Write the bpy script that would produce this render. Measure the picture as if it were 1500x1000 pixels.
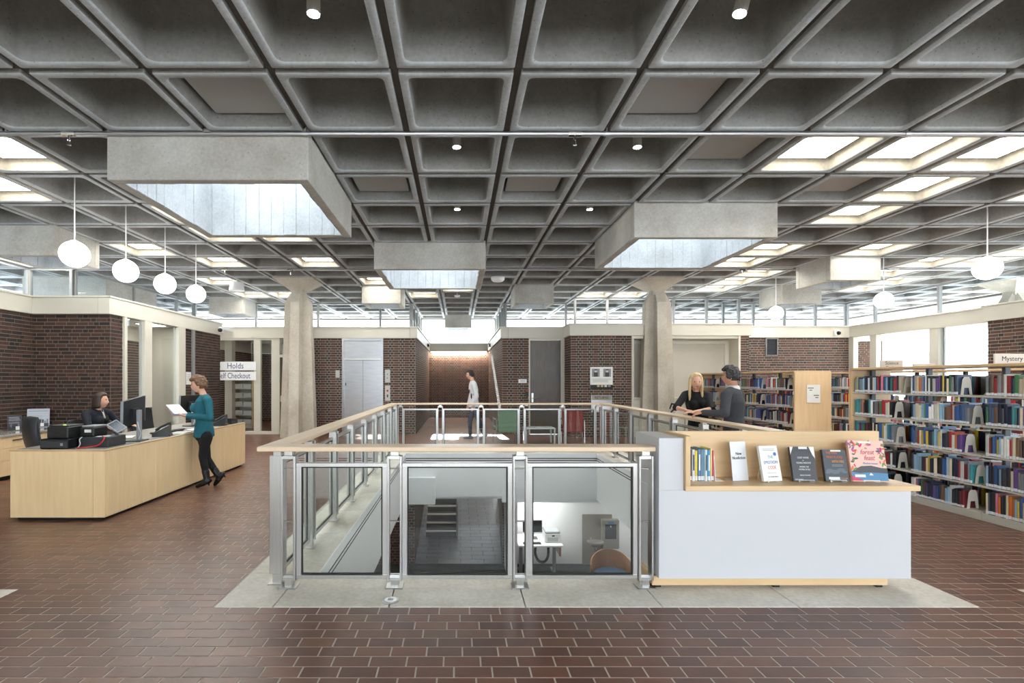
import bpy, bmesh, math, random
import numpy as np
from mathutils import Vector, Matrix, noise as mnoise
R = math.radians
PI = math.pi
scene = bpy.context.scene
col = scene.collection
for o in list(bpy.data.objects):
    bpy.data.objects.remove(o)

# ------------------------------------------------------------------ camera, sky, sun, exposure
F = 728.0
CAMZ = 1.57
cd = bpy.data.cameras.new('camera')
cd.sensor_width = 36.0
cd.lens = 36.0 * F / 1500.0
cd.shift_x = (750 - 672) / 1500.0
cd.shift_y = (557 - 500) / 1500.0
cd.clip_start = 0.05
cam = bpy.data.objects.new('camera', cd)
cam.location = (0, 0, CAMZ)
cam.rotation_euler = (PI / 2, 0, 0)
col.objects.link(cam)
scene.camera = cam

w = bpy.data.worlds.new('sky')
scene.world = w
w.use_nodes = True
wn = w.node_tree
bg = wn.nodes['Background']
bg.inputs['Color'].default_value = (0.86, 0.93, 1.0, 1)
bg.inputs['Strength'].default_value = 2.5

sl = bpy.data.lights.new('sun', 'SUN')
sl.energy = 14.0
sl.angle = R(0.6)
sl.color = (1.0, 0.97, 0.92)
sun = bpy.data.objects.new('sun', sl)
sun.rotation_euler = Vector((0.07, -1.0, -0.482)).to_track_quat('-Z', 'Y').to_euler()
sun.location = (0, 30, 12)
col.objects.link(sun)

scene.view_settings.view_transform = 'Standard'
scene.view_settings.look = 'None'
scene.view_settings.gamma = 1.0
scene.view_settings.use_curve_mapping = False
scene.view_settings.exposure = 1.9

# ------------------------------------------------------------------ helpers
def srgb(r, g, b):
    def f(c):
        c /= 255.0
        return c / 12.92 if c <= 0.04045 else ((c + 0.055) / 1.055) ** 2.4
    return (f(r), f(g), f(b))

class MB:
    def __init__(s):
        s.v = []; s.f = []; s.m = []; s.c = []; s.smooth = False
    def add(s, verts, faces, m=0, c=None):
        o = len(s.v)
        s.v.extend([tuple(p) for p in verts])
        for f in faces:
            s.f.append(tuple(i + o for i in f)); s.m.append(m); s.c.append(c)
    def box(s, x0, x1, y0, y1, z0, z1, m=0, c=None):
        s.add([(x0,y0,z0),(x1,y0,z0),(x1,y1,z0),(x0,y1,z0),(x0,y0,z1),(x1,y0,z1),(x1,y1,z1),(x0,y1,z1)],
              [(0,3,2,1),(4,5,6,7),(0,1,5,4),(1,2,6,5),(2,3,7,6),(3,0,4,7)], m, c)
    def bbox(s, x0, x1, y0, y1, z0, z1, b=0.005, m=0):
        """box with chamfered edges"""
        if x1 < x0: x0, x1 = x1, x0
        if y1 < y0: y0, y1 = y1, y0
        b = min(b, (x1-x0)*.45, (y1-y0)*.45, (z1-z0)*.45)
        bm = bmesh.new()
        bmesh.ops.create_cube(bm, size=1)
        for v in bm.verts:
            v.co = ((x0+x1)/2 + v.co.x*(x1-x0), (y0+y1)/2 + v.co.y*(y1-y0), (z0+z1)/2 + v.co.z*(z1-z0))
        bmesh.ops.bevel(bm, geom=list(bm.edges), offset=b, segments=1, affect='EDGES')
        s.bm(bm, m)
    def bm(s, bm, m=0, mtx=None):
        bm.verts.index_update()
        vs = [(mtx @ v.co) if mtx else v.co for v in bm.verts]
        s.add(vs, [[v.index for v in f.verts] for f in bm.faces], m)
        bm.free()
    def obox(s, mtx, sx, sy, sz, m=0, c=None):
        """box of full size sx,sy,sz centred at origin of mtx"""
        vs = [mtx @ Vector((x*sx/2, y*sy/2, z*sz/2)) for z in (-1,1) for x, y in ((-1,-1),(1,-1),(1,1),(-1,1))]
        s.add(vs, [(0,3,2,1),(4,5,6,7),(0,1,5,4),(1,2,6,5),(2,3,7,6),(3,0,4,7)], m, c)
    def ring(s, loops, cap0=True, cap1=True, m=0, closed=True):
        n = len(loops[0]); vs = [p for l in loops for p in l]; fs = []
        for i in range(len(loops)-1):
            for j in range(n if closed else n-1):
                a = i*n+j; b = i*n+(j+1) % n
                fs.append((a, b, b+n, a+n))
        if cap0: fs.append(tuple(range(n-1, -1, -1)))
        if cap1: fs.append(tuple((len(loops)-1)*n + j for j in range(n)))
        s.add(vs, fs, m)
    def tube(s, pts, r, n=8, m=0, cap=True):
        pts = [Vector(p) for p in pts]
        rr = r if isinstance(r, (list, tuple)) else [r]*len(pts)
        loops = []; up = None
        for i, p in enumerate(pts):
            t = (pts[min(i+1, len(pts)-1)] - pts[max(i-1, 0)])
            if t.length < 1e-9: t = Vector((0,0,1))
            t.normalize()
            if up is None:
                up = Vector((0,0,1)) if abs(t.z) < .9 else Vector((0,1,0))
            a = t.cross(up)
            if a.length < 1e-6: a = t.orthogonal()
            a.normalize(); b = a.cross(t).normalized(); up = b
            loops.append([p + (a*math.cos(q) + b*math.sin(q))*rr[i] for q in [2*PI*k/n for k in range(n)]])
        s.ring(loops, cap, cap, m)
    def cable(s, pts, r, n=8, m=0, sub=7):
        P_ = [Vector(p) for p in pts]; out = []
        for i in range(len(P_) - 1):
            a, b, c, d = P_[max(i-1, 0)], P_[i], P_[i+1], P_[min(i+2, len(P_)-1)]
            for k in range(sub):
                t = k/sub
                out.append(.5*((2*b) + (c - a)*t + (2*a - 5*b + 4*c - d)*t*t + (3*b - a - 3*c + d)*t**3))
        s.tube(out + [P_[-1]], r, n, m)
    def lathe(s, prof, n=24, mtx=None, m=0, cap=True):
        mtx = mtx or Matrix()
        loops = [[mtx @ Vector((r*math.cos(2*PI*k/n), r*math.sin(2*PI*k/n), z)) for k in range(n)] for r, z in prof]
        s.ring(loops, cap, cap, m)
    def cap2(s, a, b, ra, rb, n=12):
        """capsule from a to b with end radii"""
        a = Vector(a); b = Vector(b); d = b - a
        L = d.length
        t = d.normalized() if L > 1e-6 else Vector((0,0,1))
        pts = []; rs = []
        for k in (0, 1, 2, 3):
            q = PI/2*k/3.0
            pts.append(a - t*ra*math.cos(q)); rs.append(max(ra*math.sin(q), ra*.02))
        for k in (3, 2, 1, 0):
            q = PI/2*k/3.0
            pts.append(b + t*rb*math.cos(q)); rs.append(max(rb*math.sin(q), rb*.02))
        if L < 1e-6: pts = pts[:4] + pts[5:]; rs = rs[:4] + rs[5:]
        up = t.orthogonal().normalized(); w_ = t.cross(up)
        loops = [[p + (up*math.cos(2*PI*j/n) + w_*math.sin(2*PI*j/n))*r for j in range(n)] for p, r in zip(pts, rs)]
        s.ring(loops)
    def ell(s, c, rx, ry, rz, mtx=None, nu=16, nv=10, m=0):
        c = Vector(c); mtx = mtx or Matrix.Identity(3)
        loops = []
        for i in range(nv+1):
            th = PI*i/nv
            q = max(math.sin(th), .01)
            loops.append([c + mtx @ Vector((rx*q*math.cos(2*PI*j/nu), ry*q*math.sin(2*PI*j/nu), -rz*math.cos(th))) for j in range(nu)])
        s.ring(loops, m=m)
    def prism(s, poly, z0, z1, m=0, mtx=None):
        """poly in xy extruded z0..z1"""
        mtx = mtx or Matrix()
        s.ring([[mtx @ Vector((x, y, z0)) for x, y in poly], [mtx @ Vector((x, y, z1)) for x, y in poly]], m=m)
    def mesh(s, name, mats):
        me = bpy.data.meshes.new(name)
        me.from_pydata(s.v, [], s.f)
        for mt in (mats if isinstance(mats, (list, tuple)) else [mats]):
            me.materials.append(mt)
        if any(s.m): me.polygons.foreach_set('material_index', s.m)
        if any(c is not None for c in s.c):
            at = me.color_attributes.new('Col', 'FLOAT_COLOR', 'CORNER')
            buf = []
            for f, c in zip(s.f, s.c):
                cc = c or (1,1,1)
                buf.extend([cc[0], cc[1], cc[2], 1.0]*len(f))
            at.data.foreach_set('color', buf)
        if s.smooth: me.shade_smooth()
        me.update()
        return me
    def build(s, name, mats, parent=None, loc=(0,0,0), rotz=0.0):
        o = bpy.data.objects.new(name, s.mesh(name, mats))
        col.objects.link(o)
        if parent: o.parent = parent
        o.location = loc
        o.rotation_euler = (0, 0, rotz)
        return o

def tag(o, label=None, cat=None, group=None, kind=None):
    if label: o['label'] = label
    if cat: o['category'] = cat
    if group: o['group'] = group
    if kind: o['kind'] = kind
    return o
def thing(name, label, cat, loc=(0,0,0), rotz=0.0, group=None, kind=None):
    o = bpy.data.objects.new(name, None)
    o.empty_display_size = 0.1
    col.objects.link(o)
    o.location = loc; o.rotation_euler = (0, 0, rotz)
    return tag(o, label, cat, group, kind)
def inst(name, me, parent=None, loc=(0,0,0), rot=(0,0,0), scale=(1,1,1), color=None):
    o = bpy.data.objects.new(name, me)
    col.objects.link(o)
    if parent: o.parent = parent
    o.location = loc; o.rotation_euler = rot; o.scale = scale
    if color: o.color = (color[0], color[1], color[2], 1)
    return o
def baked(o):
    """apply the modifiers of o"""
    dg = bpy.context.evaluated_depsgraph_get()
    me = bpy.data.meshes.new_from_object(o.evaluated_get(dg))
    o.modifiers.clear()
    o.data = me
    return o
def text(name, s, size, mtx, mt, parent=None, align='CENTER', depth=0.0006, sx=1.0, shear=0.0, space=1.0):
    cu = bpy.data.curves.new(name, 'FONT')
    cu.body = s; cu.size = size; cu.align_x = align; cu.align_y = 'CENTER'
    cu.extrude = depth; cu.resolution_u = 2; cu.shear = shear; cu.space_character = space
    o = bpy.data.objects.new(name, cu)
    col.objects.link(o)
    dg = bpy.context.evaluated_depsgraph_get()
    me = bpy.data.meshes.new_from_object(o.evaluated_get(dg))
    bpy.data.objects.remove(o)
    me.materials.clear(); me.materials.append(mt)
    o = bpy.data.objects.new(name, me)
    col.objects.link(o)
    if parent: o.parent = parent
    o.matrix_basis = mtx @ Matrix.Diagonal((sx, 1, 1, 1))
    return o
# text standing upright facing -Y in the local frame (x right, z up)
def face_my(x, y, z):
    return Matrix.Translation((x, y, z)) @ Matrix.Rotation(PI/2, 4, 'X')
ORD = ['zeroth','first','second','third','fourth','fifth','sixth','seventh','eighth','ninth','tenth','eleventh','twelfth','thirteenth','fourteenth','fifteenth','sixteenth','seventeenth','eighteenth','nineteenth','twentieth']
for t_ in ('twenty','thirty'):
    for u_ in ORD[1:10]: ORD.append(t_ + '-' + u_)
    ORD.append({'twenty':'thirtieth','thirty':'fortieth'}[t_])

# ------------------------------------------------------------------ materials
def newmat(name):
    m = bpy.data.materials.new(name)
    m.use_nodes = True
    return m, m.node_tree.nodes, m.node_tree.links, m.node_tree.nodes['Principled BSDF']
def plain(name, c, rough=.5, metal=0.0, spec=.5, emit=None, es=0.0, var=0.0, vs=8.0, bump=0.0, bs=60.0, coat=0.0, stretch=None):
    m, N, L, B = newmat(name)
    B.inputs['Base Color'].default_value = (*c, 1)
    B.inputs['Roughness'].default_value = rough
    B.inputs['Metallic'].default_value = metal
    B.inputs['Specular IOR Level'].default_value = spec
    B.inputs['Coat Weight'].default_value = coat
    if emit:
        B.inputs['Emission Color'].default_value = (*emit, 1)
        B.inputs['Emission Strength'].default_value = es
    if var or bump:
        tc = N.new('ShaderNodeTexCoord'); mp = N.new('ShaderNodeMapping')
        L.new(tc.outputs['Object'], mp.inputs['Vector'])
        if stretch: mp.inputs['Scale'].default_value = stretch
    if var:
        nz = N.new('ShaderNodeTexNoise'); nz.inputs['Scale'].default_value = vs; nz.inputs['Detail'].default_value = 6
        L.new(mp.outputs['Vector'], nz.inputs['Vector'])
        rp = N.new('ShaderNodeMapRange')
        rp.inputs[1].default_value = .3; rp.inputs[2].default_value = .7
        rp.inputs[3].default_value = 1-var; rp.inputs[4].default_value = 1+var
        L.new(nz.outputs[0], rp.inputs[0])
        mx = N.new('ShaderNodeVectorMath'); mx.operation = 'SCALE'
        mx.inputs[0].default_value = c
        L.new(rp.outputs[0], mx.inputs['Scale'])
        L.new(mx.outputs[0], B.inputs['Base Color'])
    if bump:
        n2 = N.new('ShaderNodeTexNoise'); n2.inputs['Scale'].default_value = bs; n2.inputs['Detail'].default_value = 5
        L.new(mp.outputs['Vector'], n2.inputs['Vector'])
        bp = N.new('ShaderNodeBump'); bp.inputs['Strength'].default_value = bump; bp.inputs['Distance'].default_value = .01
        L.new(n2.outputs[0], bp.inputs['Height'])
        L.new(bp.outputs[0], B.inputs['Normal'])
    return m
def concrete(name, c, warm=.06, pits=1.0):
    m, N, L, B = newmat(name)
    tc = N.new('ShaderNodeNewGeometry')
    n1 = N.new('ShaderNodeTexNoise'); n1.inputs['Scale'].default_value = 1.3; n1.inputs['Detail'].default_value = 8; n1.inputs['Roughness'].default_value = .65
    n2 = N.new('ShaderNodeTexNoise'); n2.inputs['Scale'].default_value = 30; n2.inputs['Detail'].default_value = 4
    v = N.new('ShaderNodeTexVoronoi'); v.inputs['Scale'].default_value = 17
    for q in (n1, n2, v): L.new(tc.outputs['Position'], q.inputs['Vector'])
    cr = N.new('ShaderNodeValToRGB')
    cr.color_ramp.elements[0].position = .3; cr.color_ramp.elements[1].position = .72
    cr.color_ramp.elements[0].color = (c[0]*.74*(1+warm), c[1]*.74, c[2]*.72*(1-warm), 1)
    cr.color_ramp.elements[1].color = (c[0]*1.18, c[1]*1.18, c[2]*1.18, 1)
    L.new(n1.outputs[0], cr.inputs[0])
    r2 = N.new('ShaderNodeMapRange'); r2.inputs[1].default_value = .3; r2.inputs[2].default_value = .7; r2.inputs[3].default_value = .9; r2.inputs[4].default_value = 1.08
    L.new(n2.outputs[0], r2.inputs[0])
    r3 = N.new('ShaderNodeMapRange'); r3.inputs[1].default_value = .07; r3.inputs[2].default_value = .13; r3.inputs[3].default_value = 1-.45*pits; r3.inputs[4].default_value = 1
    L.new(v.outputs['Distance'], r3.inputs[0])
    mu = N.new('ShaderNodeMath'); mu.operation = 'MULTIPLY'
    L.new(r2.outputs[0], mu.inputs[0]); L.new(r3.outputs[0], mu.inputs[1])
    sc = N.new('ShaderNodeVectorMath'); sc.operation = 'SCALE'
    L.new(cr.outputs[0], sc.inputs[0]); L.new(mu.outputs[0], sc.inputs['Scale'])
    L.new(sc.outputs[0], B.inputs['Base Color'])
    B.inputs['Roughness'].default_value = .85
    bp = N.new('ShaderNodeBump'); bp.inputs['Strength'].default_value = .25; bp.inputs['Distance'].default_value = .01
    L.new(mu.outputs[0], bp.inputs['Height']); L.new(bp.outputs[0], B.inputs['Normal'])
    return m
def wood(name, c, rough=.4, axis='X', var=.14, sc=1.0):
    m, N, L, B = newmat(name)
    tc = N.new('ShaderNodeTexCoord'); mp = N.new('ShaderNodeMapping')
    L.new(tc.outputs['Object'], mp.inputs['Vector'])
    s = {'X': (1.2, 14, 14), 'Y': (14, 1.2, 14), 'Z': (14, 14, 1.2)}[axis]
    mp.inputs['Scale'].default_value = tuple(q*sc for q in s)
    n1 = N.new('ShaderNodeTexNoise'); n1.inputs['Scale'].default_value = 1.6; n1.inputs['Detail'].default_value = 7; n1.inputs['Distortion'].default_value = .6
    L.new(mp.outputs['Vector'], n1.inputs['Vector'])
    n3 = N.new('ShaderNodeTexNoise'); n3.inputs['Scale'].default_value = .9; n3.inputs['Detail'].default_value = 2
    L.new(tc.outputs['Object'], n3.inputs['Vector'])
    ad = N.new('ShaderNodeMath'); ad.operation = 'MULTIPLY_ADD'; ad.inputs[1].default_value = .6; ad.inputs[2].default_value = 0
    L.new(n3.outputs[0], ad.inputs[0])
    a2 = N.new('ShaderNodeMath'); a2.operation = 'MULTIPLY_ADD'; a2.inputs[1].default_value = .4
    L.new(n1.outputs[0], a2.inputs[0]); L.new(ad.outputs[0], a2.inputs[2])
    cr = N.new('ShaderNodeValToRGB')
    cr.color_ramp.elements[0].position = .35; cr.color_ramp.elements[1].position = .66
    cr.color_ramp.elements[0].color = (c[0]*(1-var), c[1]*(1-var*1.25), c[2]*(1-var*1.6), 1)
    cr.color_ramp.elements[1].color = (c[0]*(1+var*.7), c[1]*(1+var*.7), c[2]*(1+var*.7), 1)
    L.new(a2.outputs[0], cr.inputs[0])
    L.new(cr.outputs[0], B.inputs['Base Color'])
    B.inputs['Roughness'].default_value = rough
    return m
def glass(name, tint=(.97, .99, .98), refl=1.0):
    m, N, L, B = newmat(name)
    N.remove(B)
    tr = N.new('ShaderNodeBsdfTransparent'); tr.inputs[0].default_value = (*tint, 1)
    gl = N.new('ShaderNodeBsdfGlossy'); gl.inputs['Roughness'].default_value = .02; gl.inputs[0].default_value = (refl, refl, refl, 1)
    lw = N.new('ShaderNodeLayerWeight')
    pw = N.new('ShaderNodeMath'); pw.operation = 'POWER'; pw.inputs[1].default_value = 5.0
    L.new(lw.outputs['Facing'], pw.inputs[0])
    fr = N.new('ShaderNodeMath'); fr.operation = 'MULTIPLY_ADD'; fr.inputs[1].default_value = .9; fr.inputs[2].default_value = .035
    L.new(pw.outputs[0], fr.inputs[0])
    mx = N.new('ShaderNodeMixShader')
    L.new(fr.outputs[0], mx.inputs[0]); L.new(tr.outputs[0], mx.inputs[1]); L.new(gl.outputs[0], mx.inputs[2])
    L.new(mx.outputs[0], N['Material Output'].inputs[0])
    return m
def tinted(name, source, rough=.6, var=.12, vs=30, spec=.5, bump=.0):
    """colour from the object ('obj'), from its random ('ramp' given as source list) or from the Col attribute ('col')"""
    m, N, L, B = newmat(name)
    if source == 'obj':
        q = N.new('ShaderNodeObjectInfo').outputs['Color']
    else:
        a = N.new('ShaderNodeAttribute'); a.attribute_name = 'Col'; q = a.outputs['Color']
    tc = N.new('ShaderNodeNewGeometry')
    nz = N.new('ShaderNodeTexNoise'); nz.inputs['Scale'].default_value = vs; nz.inputs['Detail'].default_value = 4
    L.new(tc.outputs['Position'], nz.inputs['Vector'])
    rp = N.new('ShaderNodeMapRange'); rp.inputs[1].default_value = .3; rp.inputs[2].default_value = .7
    rp.inputs[3].default_value = 1-var; rp.inputs[4].default_value = 1+var
    L.new(nz.outputs[0], rp.inputs[0])
    mx = N.new('ShaderNodeVectorMath'); mx.operation = 'SCALE'
    L.new(q, mx.inputs[0]); L.new(rp.outputs[0], mx.inputs['Scale'])
    L.new(mx.outputs[0], B.inputs['Base Color'])
    B.inputs['Roughness'].default_value = rough
    B.inputs['Specular IOR Level'].default_value = spec
    if bump:
        bp = N.new('ShaderNodeBump'); bp.inputs['Strength'].default_value = bump; bp.inputs['Distance'].default_value = .004
        L.new(nz.outputs[0], bp.inputs['Height']); L.new(bp.outputs[0], B.inputs['Normal'])
    return m

M = {}
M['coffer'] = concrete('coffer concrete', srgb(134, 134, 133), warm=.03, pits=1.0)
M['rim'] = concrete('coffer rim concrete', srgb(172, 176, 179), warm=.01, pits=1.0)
M['rib'] = concrete('joint concrete', srgb(86, 82, 78), pits=.3)
M['skybox'] = concrete('board formed concrete', srgb(184, 183, 178), pits=.8)
M['skyin'] = concrete('pale board concrete', srgb(176, 178, 181), warm=.0, pits=.5)
M['column'] = concrete('column concrete', srgb(196, 190, 178), pits=.7)
M['slab'] = concrete('slab concrete', srgb(228, 225, 216), pits=.12)
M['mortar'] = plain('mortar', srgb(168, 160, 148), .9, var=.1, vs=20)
M['mortarshade'] = plain('shaded mortar', srgb(126, 114, 102), .9, var=.1, vs=20)
M['brick'] = tinted('brick', 'obj', .75, .14, 45, bump=.4)
M['brickm'] = tinted('brick field', 'col', .75, .14, 45, bump=.4)
M['grout'] = plain('grout', srgb(196, 184, 170), .7, var=.08, vs=12)
M['tile'] = tinted('quarry tile', 'obj', .33, .09, 9, .5)
M['tilem'] = tinted('quarry tile field', 'col', .33, .09, 9, .5)
M['cream'] = plain('cream paint', srgb(212, 208, 194), .5, var=.02, vs=3)
M['white'] = plain('white paint', srgb(246, 247, 248), .5, var=.015, vs=2)
M['whitegloss'] = plain('white laminate', srgb(208, 210, 213), .28, var=.01, vs=2)
M['maple'] = wood('maple', srgb(222, 190, 146), .38, 'Z')
M['maplex'] = wood('maple along', srgb(224, 194, 152), .38, 'X')
M['mapley'] = wood('maple lengthwise', srgb(216, 184, 142), .38, 'Y')
M['railx'] = wood('ash rail across', srgb(232, 208, 178), .32, 'X', .08)
M['raily'] = wood('ash rail along', srgb(228, 204, 174), .32, 'Y', .08)
M['deskwood'] = wood('desk maple', srgb(252, 222, 174), .38, 'Z', .1)
M['darkwood'] = wood('dark stained oak', srgb(84, 74, 64), .35, 'Z', .4)
M['steel'] = plain('brushed steel', srgb(205, 205, 203), .3, 1.0, var=.05, vs=6, stretch=(30, 30, 1))
M['stainless'] = plain('stainless sheet', srgb(178, 180, 184), .3, 1.0, var=.07, vs=3, stretch=(1, 1, 6), bump=.06, bs=2)
M['alu'] = plain('grey mullion', srgb(150, 150, 148), .45, .3)
M['galv'] = plain('galvanised pipe', srgb(176, 176, 178), .4, .8)
M['glass'] = glass('clear glass')
M['winglass'] = glass('window glass', (.93, .96, .97))
M['black'] = plain('black plastic', srgb(26, 27, 29), .42)
M['gasket'] = plain('black gasket', srgb(16, 16, 17), .6)
M['darkgrey'] = plain('dark grey plastic', srgb(52, 54, 58), .45)
M['grey'] = plain('grey plastic', srgb(150, 152, 155), .45)
M['chairfab'] = plain('charcoal fabric', srgb(72, 76, 84), .85, var=.06, vs=60, bump=.2, bs=200)
M['chairdark'] = plain('black mesh fabric', srgb(34, 35, 38), .8, var=.06, vs=60)
M['screen'] = plain('dark screen', srgb(20, 22, 27), .15)
M['greytop'] = plain('grey laminate', srgb(168, 166, 160), .25, var=.03, vs=40)
M['shelfmetal'] = plain('putty shelf metal', srgb(196, 191, 178), .5)
M['postmetal'] = plain('grey shelf post', srgb(92, 98, 104), .5, .2)
M['bookend'] = plain('putty bookend', srgb(216, 210, 194), .5)
M['page'] = plain('book paper', srgb(226, 219, 200), .8, var=.1, vs=4, stretch=(1, 90, 1))
M['sticker'] = plain('spine sticker', srgb(222, 224, 226), .5)
M['bookcov'] = tinted('book cover', 'obj', .38, .06, 20)
M['bookcovm'] = tinted('book cover field', 'col', .38, .06, 20)
M['panelfab'] = plain('acoustic panel', srgb(168, 168, 166), .95, var=.03, vs=40)
M['lamp'] = plain('lit diffuser', (.9, .9, .88), .5, emit=(1.0, .96, .88), es=5.5)
M['lowfill'] = plain('lower floor fill diffuser', (.9, .9, .9), .5, emit=(1.0, .98, .95), es=5.0)
M['globe'] = plain('opal globe', (.9, .9, .9), .3, emit=(1.0, .985, .96), es=3.0)
M['spot'] = plain('spot lens', (.9, .9, .9), .3, emit=(1.0, .97, .92), es=30.0)
M['strip'] = plain('warm strip lens', (.9, .9, .9), .3, emit=(1.0, .86, .68), es=90.0)
M['litcoffer'] = concrete('pale coffer concrete', srgb(160, 155, 143), warm=.05, pits=.4)  # paler, creamier concrete than the plain coffers
M['fixture'] = plain('fixture grey', srgb(196, 195, 192), .45)
M['carpet'] = plain('dark carpet', srgb(58, 62, 62), .95, var=.2, vs=60, bump=.4, bs=160)
M['slate'] = tinted('slate paving', 'col', .35, .15, 12)
M['shade'] = plain('beige roller shade', srgb(200, 194, 182), .9, var=.02, vs=5)
M['paper'] = plain('paper', srgb(236, 236, 232), .7)
M['ink'] = plain('black ink', srgb(32, 32, 34), .6)
M['navyink'] = plain('navy ink', srgb(36, 52, 120), .6)
M['skin'] = plain('skin', srgb(222, 172, 146), .5, var=.04, vs=14)
M['skin2'] = plain('tanned skin', srgb(206, 150, 122), .5, var=.04, vs=14)
M['lip'] = plain('lips', srgb(176, 84, 80), .45)
M['eyew'] = plain('eye white', srgb(232, 230, 226), .25)
M['iris'] = plain('iris', srgb(44, 36, 30), .2)
M['teal'] = plain('teal knit', srgb(32, 100, 112), .9, var=.08, vs=30, bump=.25, bs=140)
M['blackcloth'] = plain('black cloth', srgb(20, 20, 23), .85, var=.1, vs=20, bump=.15, bs=80)
M['navycloth'] = plain('navy wool', srgb(30, 34, 44), .85, var=.1, vs=20, bump=.15, bs=80)
M['greyknit'] = plain('charcoal knit', srgb(66, 68, 72), .92, var=.08, vs=40, bump=.25, bs=140)
M['jeans'] = plain('blue jeans', srgb(36, 42, 66), .85, var=.12, vs=30)
M['jeans2'] = plain('grey jeans', srgb(58, 66, 84), .85, var=.12, vs=30)
M['whiteknit'] = plain('white sweater', srgb(222, 222, 224), .9, var=.04, vs=30, bump=.2, bs=120)
M['shoe'] = plain('black leather', srgb(18, 18, 19), .45)
M['shoegrey'] = plain('grey canvas', srgb(120, 122, 128), .7)
M['hairbrown'] = plain('brown hair', srgb(116, 84, 58), .5, var=.3, vs=20, stretch=(6, 6, 1))
M['hairdark'] = plain('dark brown hair', srgb(62, 48, 42), .45, var=.25, vs=20, stretch=(6, 6, 1))
M['hairblond'] = plain('blonde hair', srgb(226, 198, 148), .45, var=.2, vs=20, stretch=(6, 6, 1))
M['hairgrey'] = plain('greying black hair', srgb(58, 56, 58), .6, var=.45, vs=60)
M['hairblack'] = plain('black hair', srgb(30, 27, 26), .5, var=.2, vs=20)
M['green'] = plain('green upholstery', srgb(104, 128, 104), .85, var=.04, vs=30)
M['red'] = plain('dark red upholstery', srgb(122, 48, 44), .85, var=.04, vs=30)
M['bluefab'] = plain('blue seat', srgb(104, 140, 176), .85, var=.04, vs=30)
M['beech'] = wood('beech', srgb(190, 138, 92), .35, 'X', .12)
M['redcable'] = plain('red cable', srgb(196, 40, 36), .4)
M['whitecable'] = plain('white cable', srgb(220, 220, 218), .4)
M['chrome'] = plain('polished steel', srgb(220, 220, 222), .12, 1.0)
M['clear'] = glass('clear acrylic', (.98, .98, .98))

M['fountain'] = plain('satin grey steel', srgb(160, 157, 150), .35, .25)
# ------------------------------------------------------------------ grid of the coffered ceiling
P = 1.095
ZC = 4.294
def GX(k): return (-0.523 + k) * P
def GY(n): return 4.38 + P * n
rnd = random.Random(7)

# opening in the floor and its concrete border
SX0, SX1, SY0, SY1 = -1.70, 3.61, 3.44, 11.3
OX0, OX1, OY0, OY1 = -1.14, 2.97, 4.05, 10.7
ZLOW = -2.9

# ---------------------------------------------------------------- floor
mb = MB()
FX0, FX1, FY0, FY1 = -13.0, 14.5, -7.0, 22.0
for x0, x1, y0, y1 in ((FX0, FX1, FY0, SY0), (FX0, SX0, SY0, SY1), (SX1, FX1, SY0, SY1), (FX0, FX1, SY1, FY1)):
    mb.box(x0, x1, y0, y1, -.25, -.0018)
floor = mb.build('floor', M['grout'])
tag(floor, 'brown quarry tile floor in running bond with pale joints', 'floor', kind='structure')

TP, TL, TJ = .1015, .2065, .0075
def tile_colour():
    b = rnd.choice([(108, 70, 54), (113, 73, 57), (100, 64, 50), (118, 80, 62), (104, 70, 56)])
    q = rnd.uniform(.92, 1.07)
    return srgb(b[0]*q, b[1]*q, b[2]*q)
def clip_tile(x0, x1, y0, y1):
    if y1 <= SY0 + .003 or y0 >= SY1 - .003: return [(x0, x1)]
    out = []
    if x0 < SX0: out.append((x0, min(x1, SX0 - .003)))
    if x1 > SX1: out.append((max(x0, SX1 + .003), x1))
    return [q for q in out if q[1] - q[0] > .01]
me_tile = None
def tile_mesh(L, W):
    t = MB(); b = .0025
    t.ring([[(-L/2, -W/2, -.008), (L/2, -W/2, -.008), (L/2, W/2, -.008), (-L/2, W/2, -.008)],
            [(-L/2, -W/2, -b), (L/2, -W/2, -b), (L/2, W/2, -b), (-L/2, W/2, -b)],
            [(-L/2+b, -W/2+b, 0), (L/2-b, -W/2+b, 0), (L/2-b, W/2-b, 0), (-L/2+b, W/2-b, 0)]], cap0=False)
    return t.mesh('tile', M['tile'])
me_tile = tile_mesh(TL - TJ, TP - TJ)
mass = MB(); count = 0
nrow0 = int((SY0 - 2.2)/TP)
for r in range(-nrow0, int((21.2 - SY0)/TP)):
    y0 = SY0 + r*TP; yc = y0 + TP/2
    if y0 < SY1 < y0 + TP: pass
    off = (r % 2)*TL/2 + .03*math.sin(r*1.7)
    xa = max(-8.0, -(680)/F*(yc+.6)*1.05 - .4); xb = min(12.4, (840)/F*(yc+.6)*1.05 + .4)
    if yc > 15: xb = 2.0
    i0 = int(math.floor((xa - off)/TL)); i1 = int(math.ceil((xb - off)/TL))
    for i in range(i0, i1):
        x0 = off + i*TL; x1 = x0 + TL
        vis = yc < SY0 and yc > 2.52 and (672 + F*x1/yc) > 0 and (672 + F*x0/yc) < 1500
        if vis and count < 300:
            inst('tile', me_tile, floor, ((x0+x1)/2, yc, 0), color=tile_colour()); count += 1
            continue
        for a, b in clip_tile(x0, x1, y0, y0 + TP):
            h = rnd.uniform(-.0006, .0004); j = TJ/2 + .0008
            X0, X1, Y0, Y1 = a + j, b - j, y0 + j, y0 + TP - j
            mass.add([(X0,Y0,-.008),(X1,Y0,-.008),(X1,Y1,-.008),(X0,Y1,-.008),(X0,Y0,h),(X1,Y0,h),(X1,Y1,h),(X0,Y1,h)],
                     [(4,5,6,7),(0,1,5,4),(1,2,6,5),(2,3,7,6),(3,0,4,7)], 0, tile_colour())
tag(mass.build('tile', M['tilem'], floor), kind='stuff')

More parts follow.
